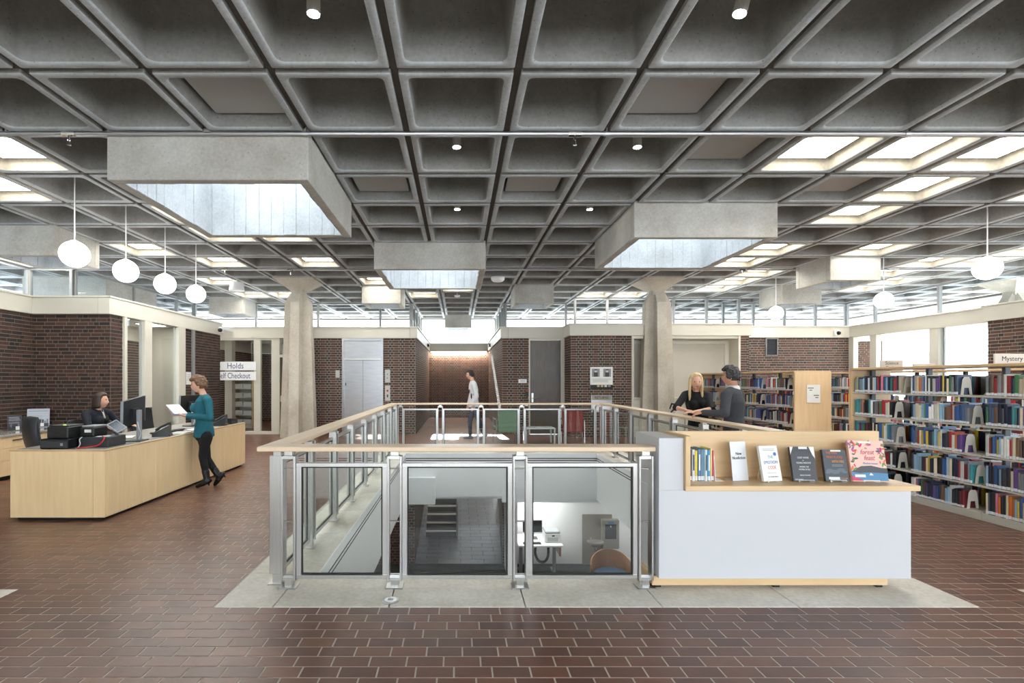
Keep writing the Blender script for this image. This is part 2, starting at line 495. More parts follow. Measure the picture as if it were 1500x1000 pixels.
# ---------------------------------------------------------------- concrete border of the opening
slab = thing('trim_1', 'pale concrete border slab around the stairwell opening', 'floor border', kind='structure')
g = .004
def slab_piece(x0, x1, y0, y1):
    m_ = MB(); m_.bbox(x0+g, x1-g, y0+g, y1-g, -.092, 0.002, .003)
    m_.build('slab_panel', M['slab'], slab)
xs = [SX0, -1.29, -.485, .464, 1.413, 2.36, SX1]
for a, b in zip(xs[:-1], xs[1:]): slab_piece(a, b, SY0, OY0)
ys = [OY0, 5.1, 6.0, 6.92, 7.84, 8.75, 9.67, OY1]
for a, b in zip(ys[:-1], ys[1:]):
    slab_piece(SX0, OX0, a, b); slab_piece(OX1, SX1, a, b)
xs = [SX0, -1.0, 0.0, .95, 1.9, 2.8, SX1]
for a, b in zip(xs[:-1], xs[1:]): slab_piece(a, b, OY1, SY1)
# floor drain cover set in the front border
t = thing('floor_box', 'round metal floor outlet cover set in the concrete border', 'floor outlet', (-.485, 3.54, .002))
m_ = MB(); m_.lathe([(.062, 0), (.062, .004), (.056, .006), (.001, .006)], 28); m_.build('cover_ring', M['galv'], t)
m_ = MB(); m_.lathe([(.044, .006), (.044, .009), (.001, .009)], 24); m_.build('lid', M['steel'], t)
m_ = MB(); m_.bbox(-.02, .02, -.012, -.004, .009, .0115, .001); m_.bbox(-.02, .02, .004, .012, .009, .0115, .001); m_.build('latch', M['galv'], t)

# white lining of the opening with two dark reveals
lin = thing('wall_lining', 'white lining of the stairwell opening with two black reveal lines', 'wall', kind='structure')
def lining(name, x0, y0, x1, y1, nx, ny, zb, th=.1):
    """vertical sheet from (x0,y0) to (x1,y1), visible side towards n, reveals at -.10 and -.135"""
    xa, xb = sorted((x0, x1)); ya, yb = sorted((y0, y1))
    def sheet(nm, mt, za, zb_, out):
        X0, X1, Y0, Y1 = xa, xb, ya, yb
        if nx: X0, X1 = (xa - th, xa + out) if nx > 0 else (xa - out, xa + th)
        if ny: Y0, Y1 = (ya - th, ya + out) if ny > 0 else (ya - out, ya + th)
        m_ = MB(); m_.box(X0, X1, Y0, Y1, za, zb_); m_.build(nm, M[mt], lin)
    sheet(name, 'white', -.098, 0, 0); sheet(name, 'white', -.142, -.118, 0); sheet(name, 'white', zb, -.162, 0)
    sheet('reveal', 'gasket', -.118, -.098, -.003); sheet('reveal', 'gasket', -.162, -.142, -.003)
e = .004
lining('lining_panel', OX0 + e, OY0, OX0 + e, OY1, 1, 0, -1.0)
lining('lining_panel', OX1 - e, OY0, OX1 - e, OY1, -1, 0, -1.0)
lining('lining_panel', OX0, OY1 - e, OX1, OY1 - e, 0, -1, -.93)
lining('lining_panel', OX0, OY0 + e, OX1, OY0 + e, 0, 1, -1.0)
m_ = MB(); m_.box(-1.14, -.50, OY1 - .16, OY1 - .004, -1.06, -.5); m_.build('bulkhead', M['white'], lin)
m_ = MB(); m_.box(.93, 3.0, OY1 - .02, OY1 + .1, -1.05, -.3); m_.build('bulkhead', M['white'], lin)

# ---------------------------------------------------------------- ceiling
BIG = [(-3, -1, 1, 3), (-1, 1, 5, 7), (3, 5, 3, 5)]
SMALL = [(-2, -1, 9, 10), (-7, -6, 4, 5), (-7, -6, 11, 12), (8, 9, 6, 7), (9, 10, 9, 10), (2, 3, 9, 10), (0, 1, 15, 16), (-10, -8, 8, 10)]
COLS = [(-4, 8), (5, 8), (14, 8)]
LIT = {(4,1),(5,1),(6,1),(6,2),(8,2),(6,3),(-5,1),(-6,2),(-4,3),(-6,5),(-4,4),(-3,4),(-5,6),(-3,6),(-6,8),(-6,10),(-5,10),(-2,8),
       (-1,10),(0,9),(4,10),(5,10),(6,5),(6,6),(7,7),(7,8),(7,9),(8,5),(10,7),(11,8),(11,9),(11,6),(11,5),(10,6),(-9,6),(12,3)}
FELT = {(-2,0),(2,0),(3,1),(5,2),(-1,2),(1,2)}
taken = set()
for k0, k1, n0, n1 in BIG + SMALL:
    for k in range(k0, k1):
        for n in range(n0, n1): taken.add((k, n))
for c in COLS: taken.add(c)
K0, K1, N0, N1 = -12, 16, -10, 16

def rsq(h, r, z, seg=3):
    out = []
    for cx, cy, a0 in ((h-r, h-r, 0), (-(h-r), h-r, PI/2), (-(h-r), -(h-r), PI), (h-r, -(h-r), 1.5*PI)):
        for i in range(seg+1):
            a = a0 + PI/2*i/seg
            out.append((cx + r*math.cos(a), cy + r*math.sin(a), z))
    return out
def coffer_loops():
    return [rsq(.513, .012, .07), rsq(.513, .012, .006), rsq(.505, .015, 0), rsq(.452, .06, -.002), rsq(.438, .07, .014), rsq(.425, .075, .16), rsq(.408, .085, .36), rsq(.365, .10, .47), rsq(.28, .1, .50)]
cm = MB(); cm.ring(coffer_loops(), cap0=False); cm.smooth = False
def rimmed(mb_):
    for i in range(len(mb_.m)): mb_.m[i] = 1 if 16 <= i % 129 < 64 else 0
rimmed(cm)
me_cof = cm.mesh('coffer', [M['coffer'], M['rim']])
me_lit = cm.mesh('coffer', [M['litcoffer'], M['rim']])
for me in (me_cof, me_lit):
    for p in me.polygons: p.use_smooth = True
    
base = MB()
def cell_box(k, n):
    for b in BIG + SMALL:
        if b[0] <= k < b[1] and b[2] <= n < b[3]: return b
    return None
hw = .036
for k in range(K0, K1 + 1):
    for n in range(N0, N1):
        a, b = cell_box(k-1, n), cell_box(k, n)
        if a is not None and a == b: continue
        base.box(GX(k)-hw, GX(k)+hw, GY(n)+hw, GY(n+1)-hw, ZC+.045, ZC+.52)
for n in range(N0, N1 + 1):
    for k in range(K0, K1):
        a, b = cell_box(k, n-1), cell_box(k, n)
        if a is not None and a == b: continue
        base.box(GX(k)+hw, GX(k+1)-hw, GY(n)-hw, GY(n)+hw, ZC+.045, ZC+.52)
for n in range(N0, N1 + 1):
    for k in range(K0, K1 + 1):
        if all(cell_box(k+i, n+j) is not None and cell_box(k+i, n+j) == cell_box(k, n) for i in (-1, 0) for j in (-1, 0)): continue
        base.box(GX(k)-hw, GX(k)+hw, GY(n)-hw, GY(n)+hw, ZC+.045, ZC+.52)
base.box(GX(K0)-.25, GX(K0)-hw, GY(N0)-.25, GY(N1)+.25, ZC-.05, ZC+.4)
base.box(GX(K1)+hw, GX(K1)+.25, GY(N0)-.25, GY(N1)+.25, ZC-.05, ZC+.4)
base.box(GX(K0), GX(K1), GY(N1)+hw, GY(N1)+.2, ZC-.05, ZC+.4)
ceiling = base.build('ceiling', M['rib'])
tag(ceiling, 'grey concrete waffle ceiling of square coffers', 'ceiling', kind='structure')
cells = [(k, n) for n in range(N0, N1) for k in range(K0, K1) if (k, n) not in taken]
def seen(k, n):
    y = GY(n + .8)
    return n >= -1 and -60 < 672 + F*GX(k+1)/y and 672 + F*GX(k)/y < 1560
vis = sorted([c for c in cells if seen(*c)], key=lambda c: c[1])[:300]
visset = set(vis)
lp = coffer_loops()
rest = MB()
for k, n in cells:
    lit = (k, n) in LIT
    x, y = GX(k + .5), GY(n + .5)
    if (k, n) in visset:
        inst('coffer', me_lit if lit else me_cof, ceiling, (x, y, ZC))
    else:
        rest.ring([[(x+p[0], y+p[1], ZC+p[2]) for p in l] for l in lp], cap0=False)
rest.smooth = True
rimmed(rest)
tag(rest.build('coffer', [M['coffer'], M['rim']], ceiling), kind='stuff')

def rowname(k, n, cells_):
    row = sorted(c[0] for c in cells_ if c[1] == n)
    return row.index(k) + 1, len(row)
# lit panels and felt panels, one thing each
for (k, n) in sorted(LIT):
    i, tot = rowname(k, n, LIT)
    place = 'only one in its row' if tot == 1 else '%s from the left' % ORD[i]
    t = thing('ceiling_light', 'glowing light panel, %s coffer row from the front, %s' % (ORD[n + 2], place), 'light', (GX(k+.5), GY(n+.5), ZC + .13), group='lit coffer panels')
    m_ = MB(); m_.bbox(-.355, .355, -.355, .355, .0, .05, .006); m_.build('frame', M['fixture'], t)
    m_ = MB(); m_.box(-.335, .335, -.335, .335, -.008, .0); m_.build('diffuser', M['lamp'], t)
    m_ = MB(); m_.box(-.12, .12, -.12, .12, .05, .15); m_.build('mount', M['fixture'], t)
for (k, n) in sorted(FELT):
    i, tot = rowname(k, n, FELT)
    side = {(-2,0): 'left of the near pair', (2,0): 'right of the near pair', (3,1): 'beside the lit coffers', (5,2): 'farthest right', (-1,2): 'left in the third row', (1,2): 'middle of the third row'}[(k, n)]
    t = thing('acoustic_panel', 'flat grey acoustic panel filling a ceiling coffer, %s' % side, 'acoustic panel', (GX(k+.5), GY(n+.5), ZC + .125), group='acoustic panels in coffers')
    m_ = MB(); m_.bbox(-.375, .375, -.375, .375, 0, .045, .004); m_.build('panel', M['panelfab'], t)
    m_ = MB(); m_.box(-.2, .2, -.2, .2, .045, .155); m_.build('hanger', M['rib'], t)

# skylight boxes of board formed concrete
def skylight(b, label, boards):
    k0, k1, n0, n1 = b
    x0, x1, y0, y1 = GX(k0), GX(k1), GY(n0), GY(n1)
    zb, zt, t_ = 3.774, 5.35, .12
    cx, cy = (x0+x1)/2, (y0+y1)/2
    T = thing('skylight', label, 'skylight', (cx, cy, zb), group='concrete skylight boxes')
    hx, hy, H = (x1-x0)/2, (y1-y0)/2, zt - zb
    e_ = .012
    hx += e_; hy += e_
    m_ = MB(); m_.bbox(-hx, hx, -hy, -hy+t_, 0, H, .008); m_.build('side_wall', M['skybox'], T)
    m_ = MB(); m_.bbox(-hx, hx, hy-t_, hy, 0, H, .008); m_.build('side_wall', M['skybox'], T)
    m_ = MB(); m_.bbox(-hx, -hx+t_, -hy+t_, hy-t_, .0, H, .008); m_.build('side_wall', M['skybox'], T)
    m_ = MB(); m_.bbox(hx-t_, hx, -hy+t_, hy-t_, .0, H, .008); m_.build('side_wall', M['skybox'], T)
    one = MB()
    def board(xa, xb, ya, yb):
        if boards:
            q = MB(); q.bbox(xa, xb, ya, yb, .004, H, .004); q.build('form_board', M['skyin'], T)
        else: one.bbox(xa, xb, ya, yb, .004, H, .004)
    W = .185
    for s in (-1, 1):
        x = -hx + t_; i = 0
        while x < hx - t_ - .02:
            xe = min(x + W*rnd.uniform(.85, 1.12), hx - t_); d = rnd.choice([.004, .010, .016])
            ya = s*(hy - t_); board(x + .003, xe - .003, *sorted((ya, ya - s*d))); x = xe
        y = -hy + t_
        while y < hy - t_ - .02:
            ye = min(y + W*rnd.uniform(.85, 1.12), hy - t_); d = rnd.choice([.004, .010, .016])
            xa = s*(hx - t_); board(*sorted((xa, xa - s*d)), y + .003, ye - .003); y = ye
    if not boards: tag(one.build('form_board', M['skyin'], T), kind='stuff')
    m_ = MB(); m_.box(-hx+t_, hx-t_, -hy+t_, hy-t_, H-.06, H-.05); m_.build('roof_glass', M['winglass'], T)
    return T
skylight(BIG[0], 'large concrete skylight box hanging over the service desk side', True)
skylight(BIG[1], 'wide concrete skylight box over the middle of the railing', True)
skylight(BIG[2], 'large concrete skylight box hanging in front of the right column', True)
for b, l in zip(SMALL, ['small concrete skylight box in front of the elevator wall', 'small concrete skylight box behind the nearest left globe lamp', 'small concrete skylight box above the holds sign',
                        'nearer of the two small concrete boxes above the right bookcases', 'farther of the two small concrete boxes above the right bookcases', 'small concrete skylight box left of the right column',
                        'tiny far concrete box above the corridor window', 'concrete skylight box seen beyond the left clerestory glass']):
    skylight(b, l, False)

# ---------------------------------------------------------------- columns
def plus(E, w_, z):
    return [(-w_, -E, z), (w_, -E, z), (w_, -w_, z), (E, -w_, z), (E, w_, z), (w_, w_, z), (w_, E, z), (-w_, E, z), (-w_, w_, z), (-E, w_, z), (-E, -w_, z), (-w_, -w_, z)]
def sq(E, z):
    return [(-E, -E, z), (E, -E, z), (E, E, z), (-E, E, z)]
for (k, n), lab in zip(COLS, ['tapered cross-shaped concrete column beside the elevator', 'tapered cross-shaped concrete column beside the beige roller shade', 'concrete column standing outside the right clerestory']):
    T = thing('column', lab, 'column', (GX(k+.5), GY(n+.5), 0), kind='structure')
    m_ = MB(); m_.ring([plus(.47, .14, 0), plus(.345, .125, 3.68), plus(.185, .12, 3.95)], cap0=False); m_.build('shaft', M['column'], T)
    m_ = MB(); m_.ring([sq(.165, 3.90), sq(.165, 4.02)]); m_.build('neck', M['column'], T)
    m_ = MB(); m_.ring([sq(.18, 4.015), sq(.535, ZC), sq(.535, ZC+.25)]); m_.build('capital', M['column'], T)

# ---------------------------------------------------------------- brick
REDS = [(116, 80, 68), (106, 72, 62), (98, 70, 60), (122, 88, 74), (92, 68, 60), (110, 82, 72)]
DARK = [(66, 60, 58), (76, 66, 62), (84, 68, 60)]
CH, BL = .0677, .203
def brick_colour(header, flem):
    if (header and rnd.random() < (.85 if flem else .35)) or rnd.random() < (.05 if flem else .16): b = rnd.choice(DARK)
    else: b = rnd.choice(REDS)
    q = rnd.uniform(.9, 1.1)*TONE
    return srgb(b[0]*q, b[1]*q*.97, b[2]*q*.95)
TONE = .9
def brick_mesh(L):
    t = MB(); h = (CH - .013)/2; d = .008; b = .003
    t.ring([[(-L/2, 0, -h), (L/2, 0, -h), (L/2, 0, h), (-L/2, 0, h)],
            [(-L/2, -d+b, -h), (L/2, -d+b, -h), (L/2, -d+b, h), (-L/2, -d+b, h)],
            [(-L/2+b, -d, -h+b), (L/2-b, -d, -h+b), (L/2-b, -d, h-b), (-L/2+b, -d, h-b)]], cap0=False)
    return t.mesh('brick', M['brick'])
me_st, me_hd = brick_mesh(BL - .0125), brick_mesh(BL/2 - .0125)
def brick_wall(name, a, b, z0, z1, label, ind=0, flem=False, see=None, thick=.2, kind='structure', c0=0, c1=0):
    global TONE
    dark = name == 'wall_left'; TONE = .64 if dark else .82  # left walls: nook shade painted in as darker brick and mortar
    """wall whose brick face runs from a to b, seen with a on the left and b on the right"""
    a = Vector((a[0], a[1])); b = Vector((b[0], b[1])); L = (b - a).length
    ang = math.atan2(b.y - a.y, b.x - a.x)
    T = MB(); T.box(c0, L - c1, 0, thick, z0, z1)
    o = T.build(name, M['mortarshade' if dark else 'mortar'], None, (a.x, a.y, 0), ang)
    tag(o, label, 'wall', kind=kind)
    m_ = MB(); cnt = 0
    ncs = int(round((z1 - z0)/CH)); h = (z1 - z0)/ncs
    todo = []
    for c in range(ncs):
        zc = z0 + (c + .5)*h
        x = 0.0
        x = -(.0 if c % 2 == 0 else .155) - rnd.choice([0, 0])
        hdr = c % 2 == 1
        while x < L - .004:
            if flem: ln = BL/2 if hdr else BL
            else:
                hdr = rnd.random() < .22
                ln = BL/2 if hdr else BL
            x0, x1 = max(x, 0), min(x + ln, L)
            if x1 - x0 > .02: todo.append((x0, x1, zc, hdr, x1 - x0 > ln - .001))
            x += ln; hdr = not hdr
    if ind: todo.sort(key=lambda q: -q[2])
    for x0, x1, zc, hdr, full in todo:
        cc = brick_colour(hdr, flem)
        if full and cnt < ind and (see is None or see(x0, x1, zc)):
            inst('brick', me_hd if hdr else me_st, o, ((x0+x1)/2, 0, zc), scale=(1, rnd.uniform(.75, 1.3), 1), color=cc); cnt += 1
        else:
            d = -.008*rnd.uniform(.75, 1.3); g_ = .0062; hh = (CH - .013)/2
            m_.add([(x0+g_, 0, zc-hh), (x1-g_, 0, zc-hh), (x1-g_, 0, zc+hh), (x0+g_, 0, zc+hh), (x0+g_, d, zc-hh), (x1-g_, d, zc-hh), (x1-g_, d, zc+hh), (x0+g_, d, zc+hh)],
                   [(4,5,6,7), (0,1,5,4), (1,2,6,5), (2,3,7,6), (3,0,4,7)], 0, cc)
    if m_.v: tag(m_.build('brick', M['brickm'], o), kind='stuff')
    return o
ZF0, ZF1 = 2.80, 3.10
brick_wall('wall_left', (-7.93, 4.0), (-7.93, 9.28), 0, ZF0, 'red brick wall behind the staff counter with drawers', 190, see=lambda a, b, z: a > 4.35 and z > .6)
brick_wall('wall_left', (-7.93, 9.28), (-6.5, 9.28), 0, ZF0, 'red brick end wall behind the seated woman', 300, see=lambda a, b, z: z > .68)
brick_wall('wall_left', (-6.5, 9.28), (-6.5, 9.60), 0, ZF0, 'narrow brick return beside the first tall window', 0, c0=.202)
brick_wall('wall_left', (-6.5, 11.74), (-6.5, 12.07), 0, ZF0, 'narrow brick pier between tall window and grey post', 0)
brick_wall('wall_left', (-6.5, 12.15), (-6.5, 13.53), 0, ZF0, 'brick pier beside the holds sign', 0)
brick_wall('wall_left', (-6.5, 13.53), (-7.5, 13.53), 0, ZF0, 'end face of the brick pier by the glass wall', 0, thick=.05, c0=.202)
YB = 14.5
brick_wall('wall_back', (-4.95, YB), (-3.40, YB), 0, ZF0, 'patterned brick wall between column and elevator', 300, True, see=lambda a, b, z: a > .55 and z > .5)
brick_wall('wall_back', (-2.20, YB), (-1.26, YB), 0, ZF0, 'patterned brick wall right of the elevator', 300, True, see=lambda a, b, z: z > .5)
brick_wall('wall_back', (-1.26, YB), (-1.26, 21.0), 0, ZF0, 'left brick side wall of the corridor', 0, True, c0=.202)
brick_wall('wall_back', (-1.26, 21.0), (1.27, 21.0), 0, ZF0, 'brick end wall of the corridor under a warm light strip', 0, True)
brick_wall('wall_back', (1.27, 21.0), (1.27, YB), 0, ZF0, 'right brick side wall of the corridor crossed by sunlight', 0, True, c1=.202)
brick_wall('wall_back', (1.27, YB), (2.05, YB), 0, ZF0, 'brick wall between corridor and dark wooden door', 250, True, see=lambda a, b, z: z > .5)
brick_wall('wall_back', (3.09, YB), (3.09, 13.67), 0, ZF0, 'brick return right of the dark wooden door', 0, True, c1=.202)
brick_wall('wall_back', (3.09, 13.67), (4.75, 13.67), 0, ZF0, 'brick wall carrying the photo poster and returns slot', 300, True, see=lambda a, b, z: z > .9)
brick_wall('wall_back', (7.74, 13.67), (7.98, 13.67), 0, ZF0, 'narrow brick pier right of the beige shade', 0, True)
brick_wall('wall_back', (7.98, 13.67), (7.98, 14.3), 0, ZF0, 'short brick return beside the vent wall', 0, True, c0=.202)
brick_wall('wall_back', (7.98, 14.3), (11.25, 14.3), 0, ZF0, 'brick wall with a dark square vent above the bookcases', 300, see=lambda a, b, z: z > 1.75)
brick_wall('wall_right', (11.02, 10.35), (11.02, 5.0), 0, ZF0, 'brick wall behind the mystery sign', 200, see=lambda a, b, z: a < 1.2 and z > 1.6)
brick_wall('wall_right', (11.25, 10.35), (11.02, 10.35), 0, ZF0, 'end of the brick wall beside the right windows', 0, thick=.05, c1=.202)

# ---------------------------------------------------------------- fascia (cream band above brick) with projecting cap
def band(name, pts, label, z0=ZF0, z1=ZF1, proud=.05, back=.16):
    """pts left to right as seen from the room"""
    T = thing(name, label, 'fascia', kind='structure')
    n_ = len(pts)
    for i in range(n_ - 1):
        a = Vector(pts[i]); b = Vector(pts[i+1]); d = (b - a); L = d.length; ang = math.atan2(d.y, d.x)
        m_ = MB(); m_.bbox(-.0, L, -proud, back, z0, z1, .004); m_.build('fascia_board', M['cream'], T, (a.x, a.y, 0), ang)
        m_ = MB(); m_.bbox(-.02, L + .02, -proud - .03, back, z1, z1 + .035, .004); m_.build('cap', M['cream'], T, (a.x, a.y, 0), ang)
    return T
band('trim_2', [(-7.93, 4.0), (-7.93, 9.23), (-6.665, 9.23)], 'cream band above the brick behind the staff counter')
band('trim_3', [(-6.5, 9.18), (-6.5, 13.58)], 'cream band above the tall windows behind the service desk')
band('trim_4', [(-7.6, YB), (-1.425, YB)], 'cream band above the glass wall and elevator')
band('trim_5', [(-1.26, YB - .05), (-1.26, 21.0)], 'cream band along the left corridor wall')
band('trim_6', [(-1.3, 21.0), (1.3, 21.0)], 'cream band across the corridor end wall')
band('trim_7', [(1.27, 21.0), (1.27, YB - .05)], 'cream band along the right corridor wall')
band('trim_8', [(1.435, YB), (3.045, YB)], 'cream band above the dark wooden door')
band('trim_9', [(3.09, YB), (3.09, 13.835)], 'cream band on the return right of the door')
band('trim_10', [(3.04, 13.67), (8.03, 13.67)], 'cream band above the poster wall and beige shade')
band('trim_11', [(7.98, 14.3), (11.25, 14.3)], 'cream band above the vent wall')
band('trim_12', [(11.25, 14.3), (11.25, 10.3)], 'cream band above the bright right windows')
band('trim_13', [(11.02, 10.4), (11.02, 5.0)], 'cream band above the brick behind the mystery sign')

# low roofs behind the bands
roofs = MB()
for x0, x1, y0, y1 in ((-13, -7.96, 2.0, 9.3), (-13, -6.56, 9.28, 14.6), (-13, -1.32, 14.5, 22.0), (1.33, 14.5, 14.5, 22.0), (3.15, 7.93, 13.7, 14.5), (8.03, 14.5, 14.3, 14.5), (11.32, 14.5, 10.3, 14.4), (11.08, 14.5, 4.0, 10.4)):
    roofs.box(x0, x1, y0 + .03, y1, 2.98, 3.07)
roofs.build('low_roof', M['white'], ceiling)

# ---------------------------------------------------------------- clerestory glass
def clerestory(name, a, b, cuts, label, z0=3.07, z1=ZC - .005):
    T = thing(name, label, 'window', kind='structure')
    a = Vector(a); b = Vector(b); d = (b - a); L = d.length; ang = math.atan2(d.y, d.x); d.normalize()
    def put(mb_, nm, mt):
        o_ = mb_.build(nm, mt, T, (a.x, a.y, 0), ang); return o_
    m_ = MB(); m_.box(0, L, -.03, .03, z1 - .05, z1); put(m_, 'head', M['alu'])
    m_ = MB(); m_.box(0, L, -.03, .03, z0, z0 + .07); put(m_, 'sill', M['alu'])
    cs = [0] + sorted(cuts) + [L]
    for c in cs:
        c = min(max(c, .035), L - .035)
        m_ = MB(); m_.bbox(c - .035, c + .035, -.05, .05, z0 + .07, z1 - .05, .004); put(m_, 'mullion', M['alu'])
    for c0, c1 in zip(cs[:-1], cs[1:]):
        m_ = MB(); m_.box(c0 + .035, c1 - .035, -.006, .006, z0 + .07, z1 - .05); put(m_, 'pane', M['winglass'])
def kcuts(k0, ks): return [(k - k0)*P for k in ks]
clerestory('window_1', (GX(-9), 3.0), (GX(-9), GY(7)), [GY(7)-3.0-P*2*i for i in range(1, 5)], 'clerestory glass above the left brick wall')
clerestory('window_2', (GX(-9), GY(7)), (GX(-8), GY(7)), [], 'short clerestory bay behind the nearest globe lamp')
clerestory('window_3', (GX(-8), GY(7)), (GX(-8), GY(12)), kcuts(7, (9, 11)), 'clerestory glass above the tall windows')
clerestory('window_4', (GX(-8), GY(12)), (GX(-1), GY(12)), kcuts(-8, (-6, -4, -2)), 'clerestory glass above the elevator wall')
clerestory('window_5', (GX(-1), GY(12)), (GX(-1), GY(16)-.2), kcuts(12, (13, 14, 15)), 'left clerestory glass of the corridor')
clerestory('window_6', (GX(-1), GY(16)-.2), (GX(2), GY(16)-.2), [], 'bright clerestory window at the end of the corridor')
clerestory('window_7', (GX(2), GY(16)-.2), (GX(2), GY(12)), kcuts(12, (13, 14, 15)), 'right clerestory glass of the corridor')
clerestory('window_8', (GX(2), GY(12)), (GX(4), GY(12)), [], 'clerestory glass above the dark wooden door')
clerestory('window_9', (GX(4), GY(11)), (GX(9), GY(11)), kcuts(4, (5, 7, 8)), 'clerestory glass behind the right column')
clerestory('window_10', (GX(9), GY(12)), (GX(13), GY(12)), kcuts(9, (10, 11, 12)), 'clerestory glass above the vent wall')
clerestory('window_11', (GX(13), GY(12)), (GX(13), 4.0), [GY(12) - y for y in (16.3, 14.12, 11.93, 9.7, 7.5)], 'long clerestory glass above the right windows')

# ---------------------------------------------------------------- tall windows in the left wall
T = thing('window_12', 'tall cream framed windows behind the service desk', 'window', kind='structure')
def yb(y0, y1, x0, x1, z0, z1, nm, mt, b=.004):
    m_ = MB(); m_.bbox(x0, x1, y0, y1, z0, z1, b); m_.build(nm, mt, T)
for y0, y1 in ((9.60, 9.68), (10.22, 10.46), (11.46, 11.74)): yb(y0, y1, -6.58, -6.45, 0, ZF0 - .001, 'mullion', M['cream'])
yb(9.6, 11.74, -6.56, -6.47, 0, .12, 'sill', M['cream'])
yb(9.68, 10.22, -6.53, -6.515, .12, ZF0, 'pane', M['winglass'])
yb(10.46, 11.46, -6.53, -6.515, .12, ZF0, 'pane', M['winglass'])
yb(12.07, 12.15, -6.62, -6.44, 0, ZF0, 'post', M['alu'])
# room behind them
m_ = MB(); m_.box(-9.9, -6.72, 13.40, 13.48, 0, 2.98); m_.build('wall_office', M['cream'])
tag(bpy.data.objects['wall_office'], 'cream partition inside the office behind the tall windows', 'wall', kind='structure')
brick_wall('wall_office', (-8.6, 9.7), (-8.6, 13.38), 0, 2.6, 'brick wall inside the office behind the tall windows', 0)
m_ = MB(); m_.box(-8.62, -8.5, 9.6, 13.38, 2.6, 2.98); o = m_.build('trim_14', M['cream']); tag(o, 'cream band inside the office', 'fascia', kind='structure')

# ---------------------------------------------------------------- glass wall left of the column, with a door
T = thing('window_13', 'cream framed glass wall with a door beside the left column', 'window', kind='structure')
def xb(x0, x1, z0, z1, nm, mt, y0=YB-.02, y1=YB+.1, b=.004, par=None):
    m_ = MB(); m_.bbox(x0, x1, y0, y1, z0, z1, b); return m_.build(nm, mt, par or T)
for x0, x1 in ((-7.5, -7.36), (-5.97, -5.78), (-5.46, -5.22)): xb(x0, x1, .09, ZF0 - .06, 'mullion', M['cream'])
xb(-7.5, -5.22, 0, .09, 'sill', M['cream'])
xb(-7.5, -5.22, ZF0 - .06, ZF0 + .001, 'head', M['cream'])
xb(-7.36, -5.97, .09, ZF0 - .06, 'pane', M['winglass'], YB+.03, YB+.042)
xb(-5.78, -5.46, .09, ZF0 - .06, 'pane', M['winglass'], YB+.03, YB+.042)
xb(-5.22, -4.95, 2.24, 2.32, 'door_head', M['cream'])
xb(-5.22, -4.95, 2.32, ZF0 - .001, 'transom_pane', M['winglass'], YB+.03, YB+.042)
dw = xb(-5.22, -4.95, .01, 2.24, 'door_leaf', M['darkwood'], YB+.02, YB+.06)
dh = MB(); dh.bbox(-5.2, -5.17, YB-.03, YB+.02, .95, 1.12, .004); dh.build('handle', M['steel'], dw)
brick_wall('wall_inner', (-9.0, 19.2), (-1.6, 19.2), 0, 2.6, 'brick wall seen through the glass wall', 0)
brick_wall('wall_inner', (-8.0, 14.8), (-8.0, 19.2), 0, 2.6, 'brick side wall seen through the glass wall', 0)
m_ = MB(); m_.box(-9, -1.6, 19.1, 19.19, 2.6, 2.98); m_.box(-8.0, -7.9, 14.7, 19.1, 2.6, 2.98); o = m_.build('trim_15', M['cream']); tag(o, 'cream band inside the room behind the glass wall', 'fascia', kind='structure')
m_ = MB(); m_.box(-4.95, -1.6, 14.72, 14.8, 0, 2.98); o = m_.build('wall_inner', M['cream']); tag(o, 'partition behind the elevator wall', 'wall', kind='structure')

# ---------------------------------------------------------------- elevator
T = thing('elevator', 'stainless steel elevator with double doors and a high transom', 'elevator', (-2.80, YB, 0))
H0 = ZF0
m_ = MB(); m_.bbox(-.60, -.545, -.04, .12, 0, H0, .004); m_.bbox(.545, .60, -.04, .12, 0, H0, .004); m_.bbox(-.545, .545, -.04, .12, 2.72, H0, .004); m_.build('frame', M['stainless'], T)
m_ = MB(); m_.bbox(-.545, .545, .0, .06, 2.215, 2.72, .003); m_.build('transom', M['stainless'], T)
m_ = MB(); m_.bbox(-.545, .545, -.03, .07, 2.165, 2.215, .003); m_.build('header', M['steel'], T)
m_ = MB(); m_.bbox(-.545, -.003, .03, .07, 0.01, 2.165, .003); m_.build('door_leaf', M['stainless'], T)
m_ = MB(); m_.bbox(.003, .545, .03, .07, 0.01, 2.165, .003); m_.build('door_leaf', M['stainless'], T)
m_ = MB(); m_.bbox(-.52, -.49, .024, .03, 1.42, 1.5, .001); m_.build('notice', M['darkgrey'], T)
m_ = MB(); m_.bbox(-.6, .6, -.04, .1, 0, .01, .002); m_.build('threshold', M['steel'], T)
def plate(name, x, z, w_, h_, label, cat, extra=None, y=YB, mt='fixture'):
    T_ = thing(name, label, cat, (x, y - .012, z))
    m_ = MB(); m_.bbox(-w_/2, w_/2, -.012, .012, -h_/2, h_/2, .003); m_.build('plate', M[mt], T_)
    if extra: extra(T_)
    return T_
def buttons(T_):
    for z in (-.06, .05):
        m_ = MB(); m_.lathe([(.014, 0), (.014, .006), (.001, .007)], 14, Matrix.Translation((0, -.012, z)) @ Matrix.Rotation(PI/2, 4, 'X')); m_.build('button', M['black'], T_)
def keyh(T_):
    m_ = MB(); m_.lathe([(.03, 0), (.03, .008), (.001, .009)], 18, Matrix.Translation((0, -.012, .07)) @ Matrix.Rotation(PI/2, 4, 'X')); m_.build('indicator', M['redcable'], T_)
    m_ = MB(); m_.bbox(-.02, .02, -.018, -.012, -.12, -.04, .002); m_.build('slot', M['darkgrey'], T_)
plate('call_panel', -2.075, 1.70, .15, .37, 'upper elevator call plate with two round buttons', 'call plate', buttons, mt='fixture')
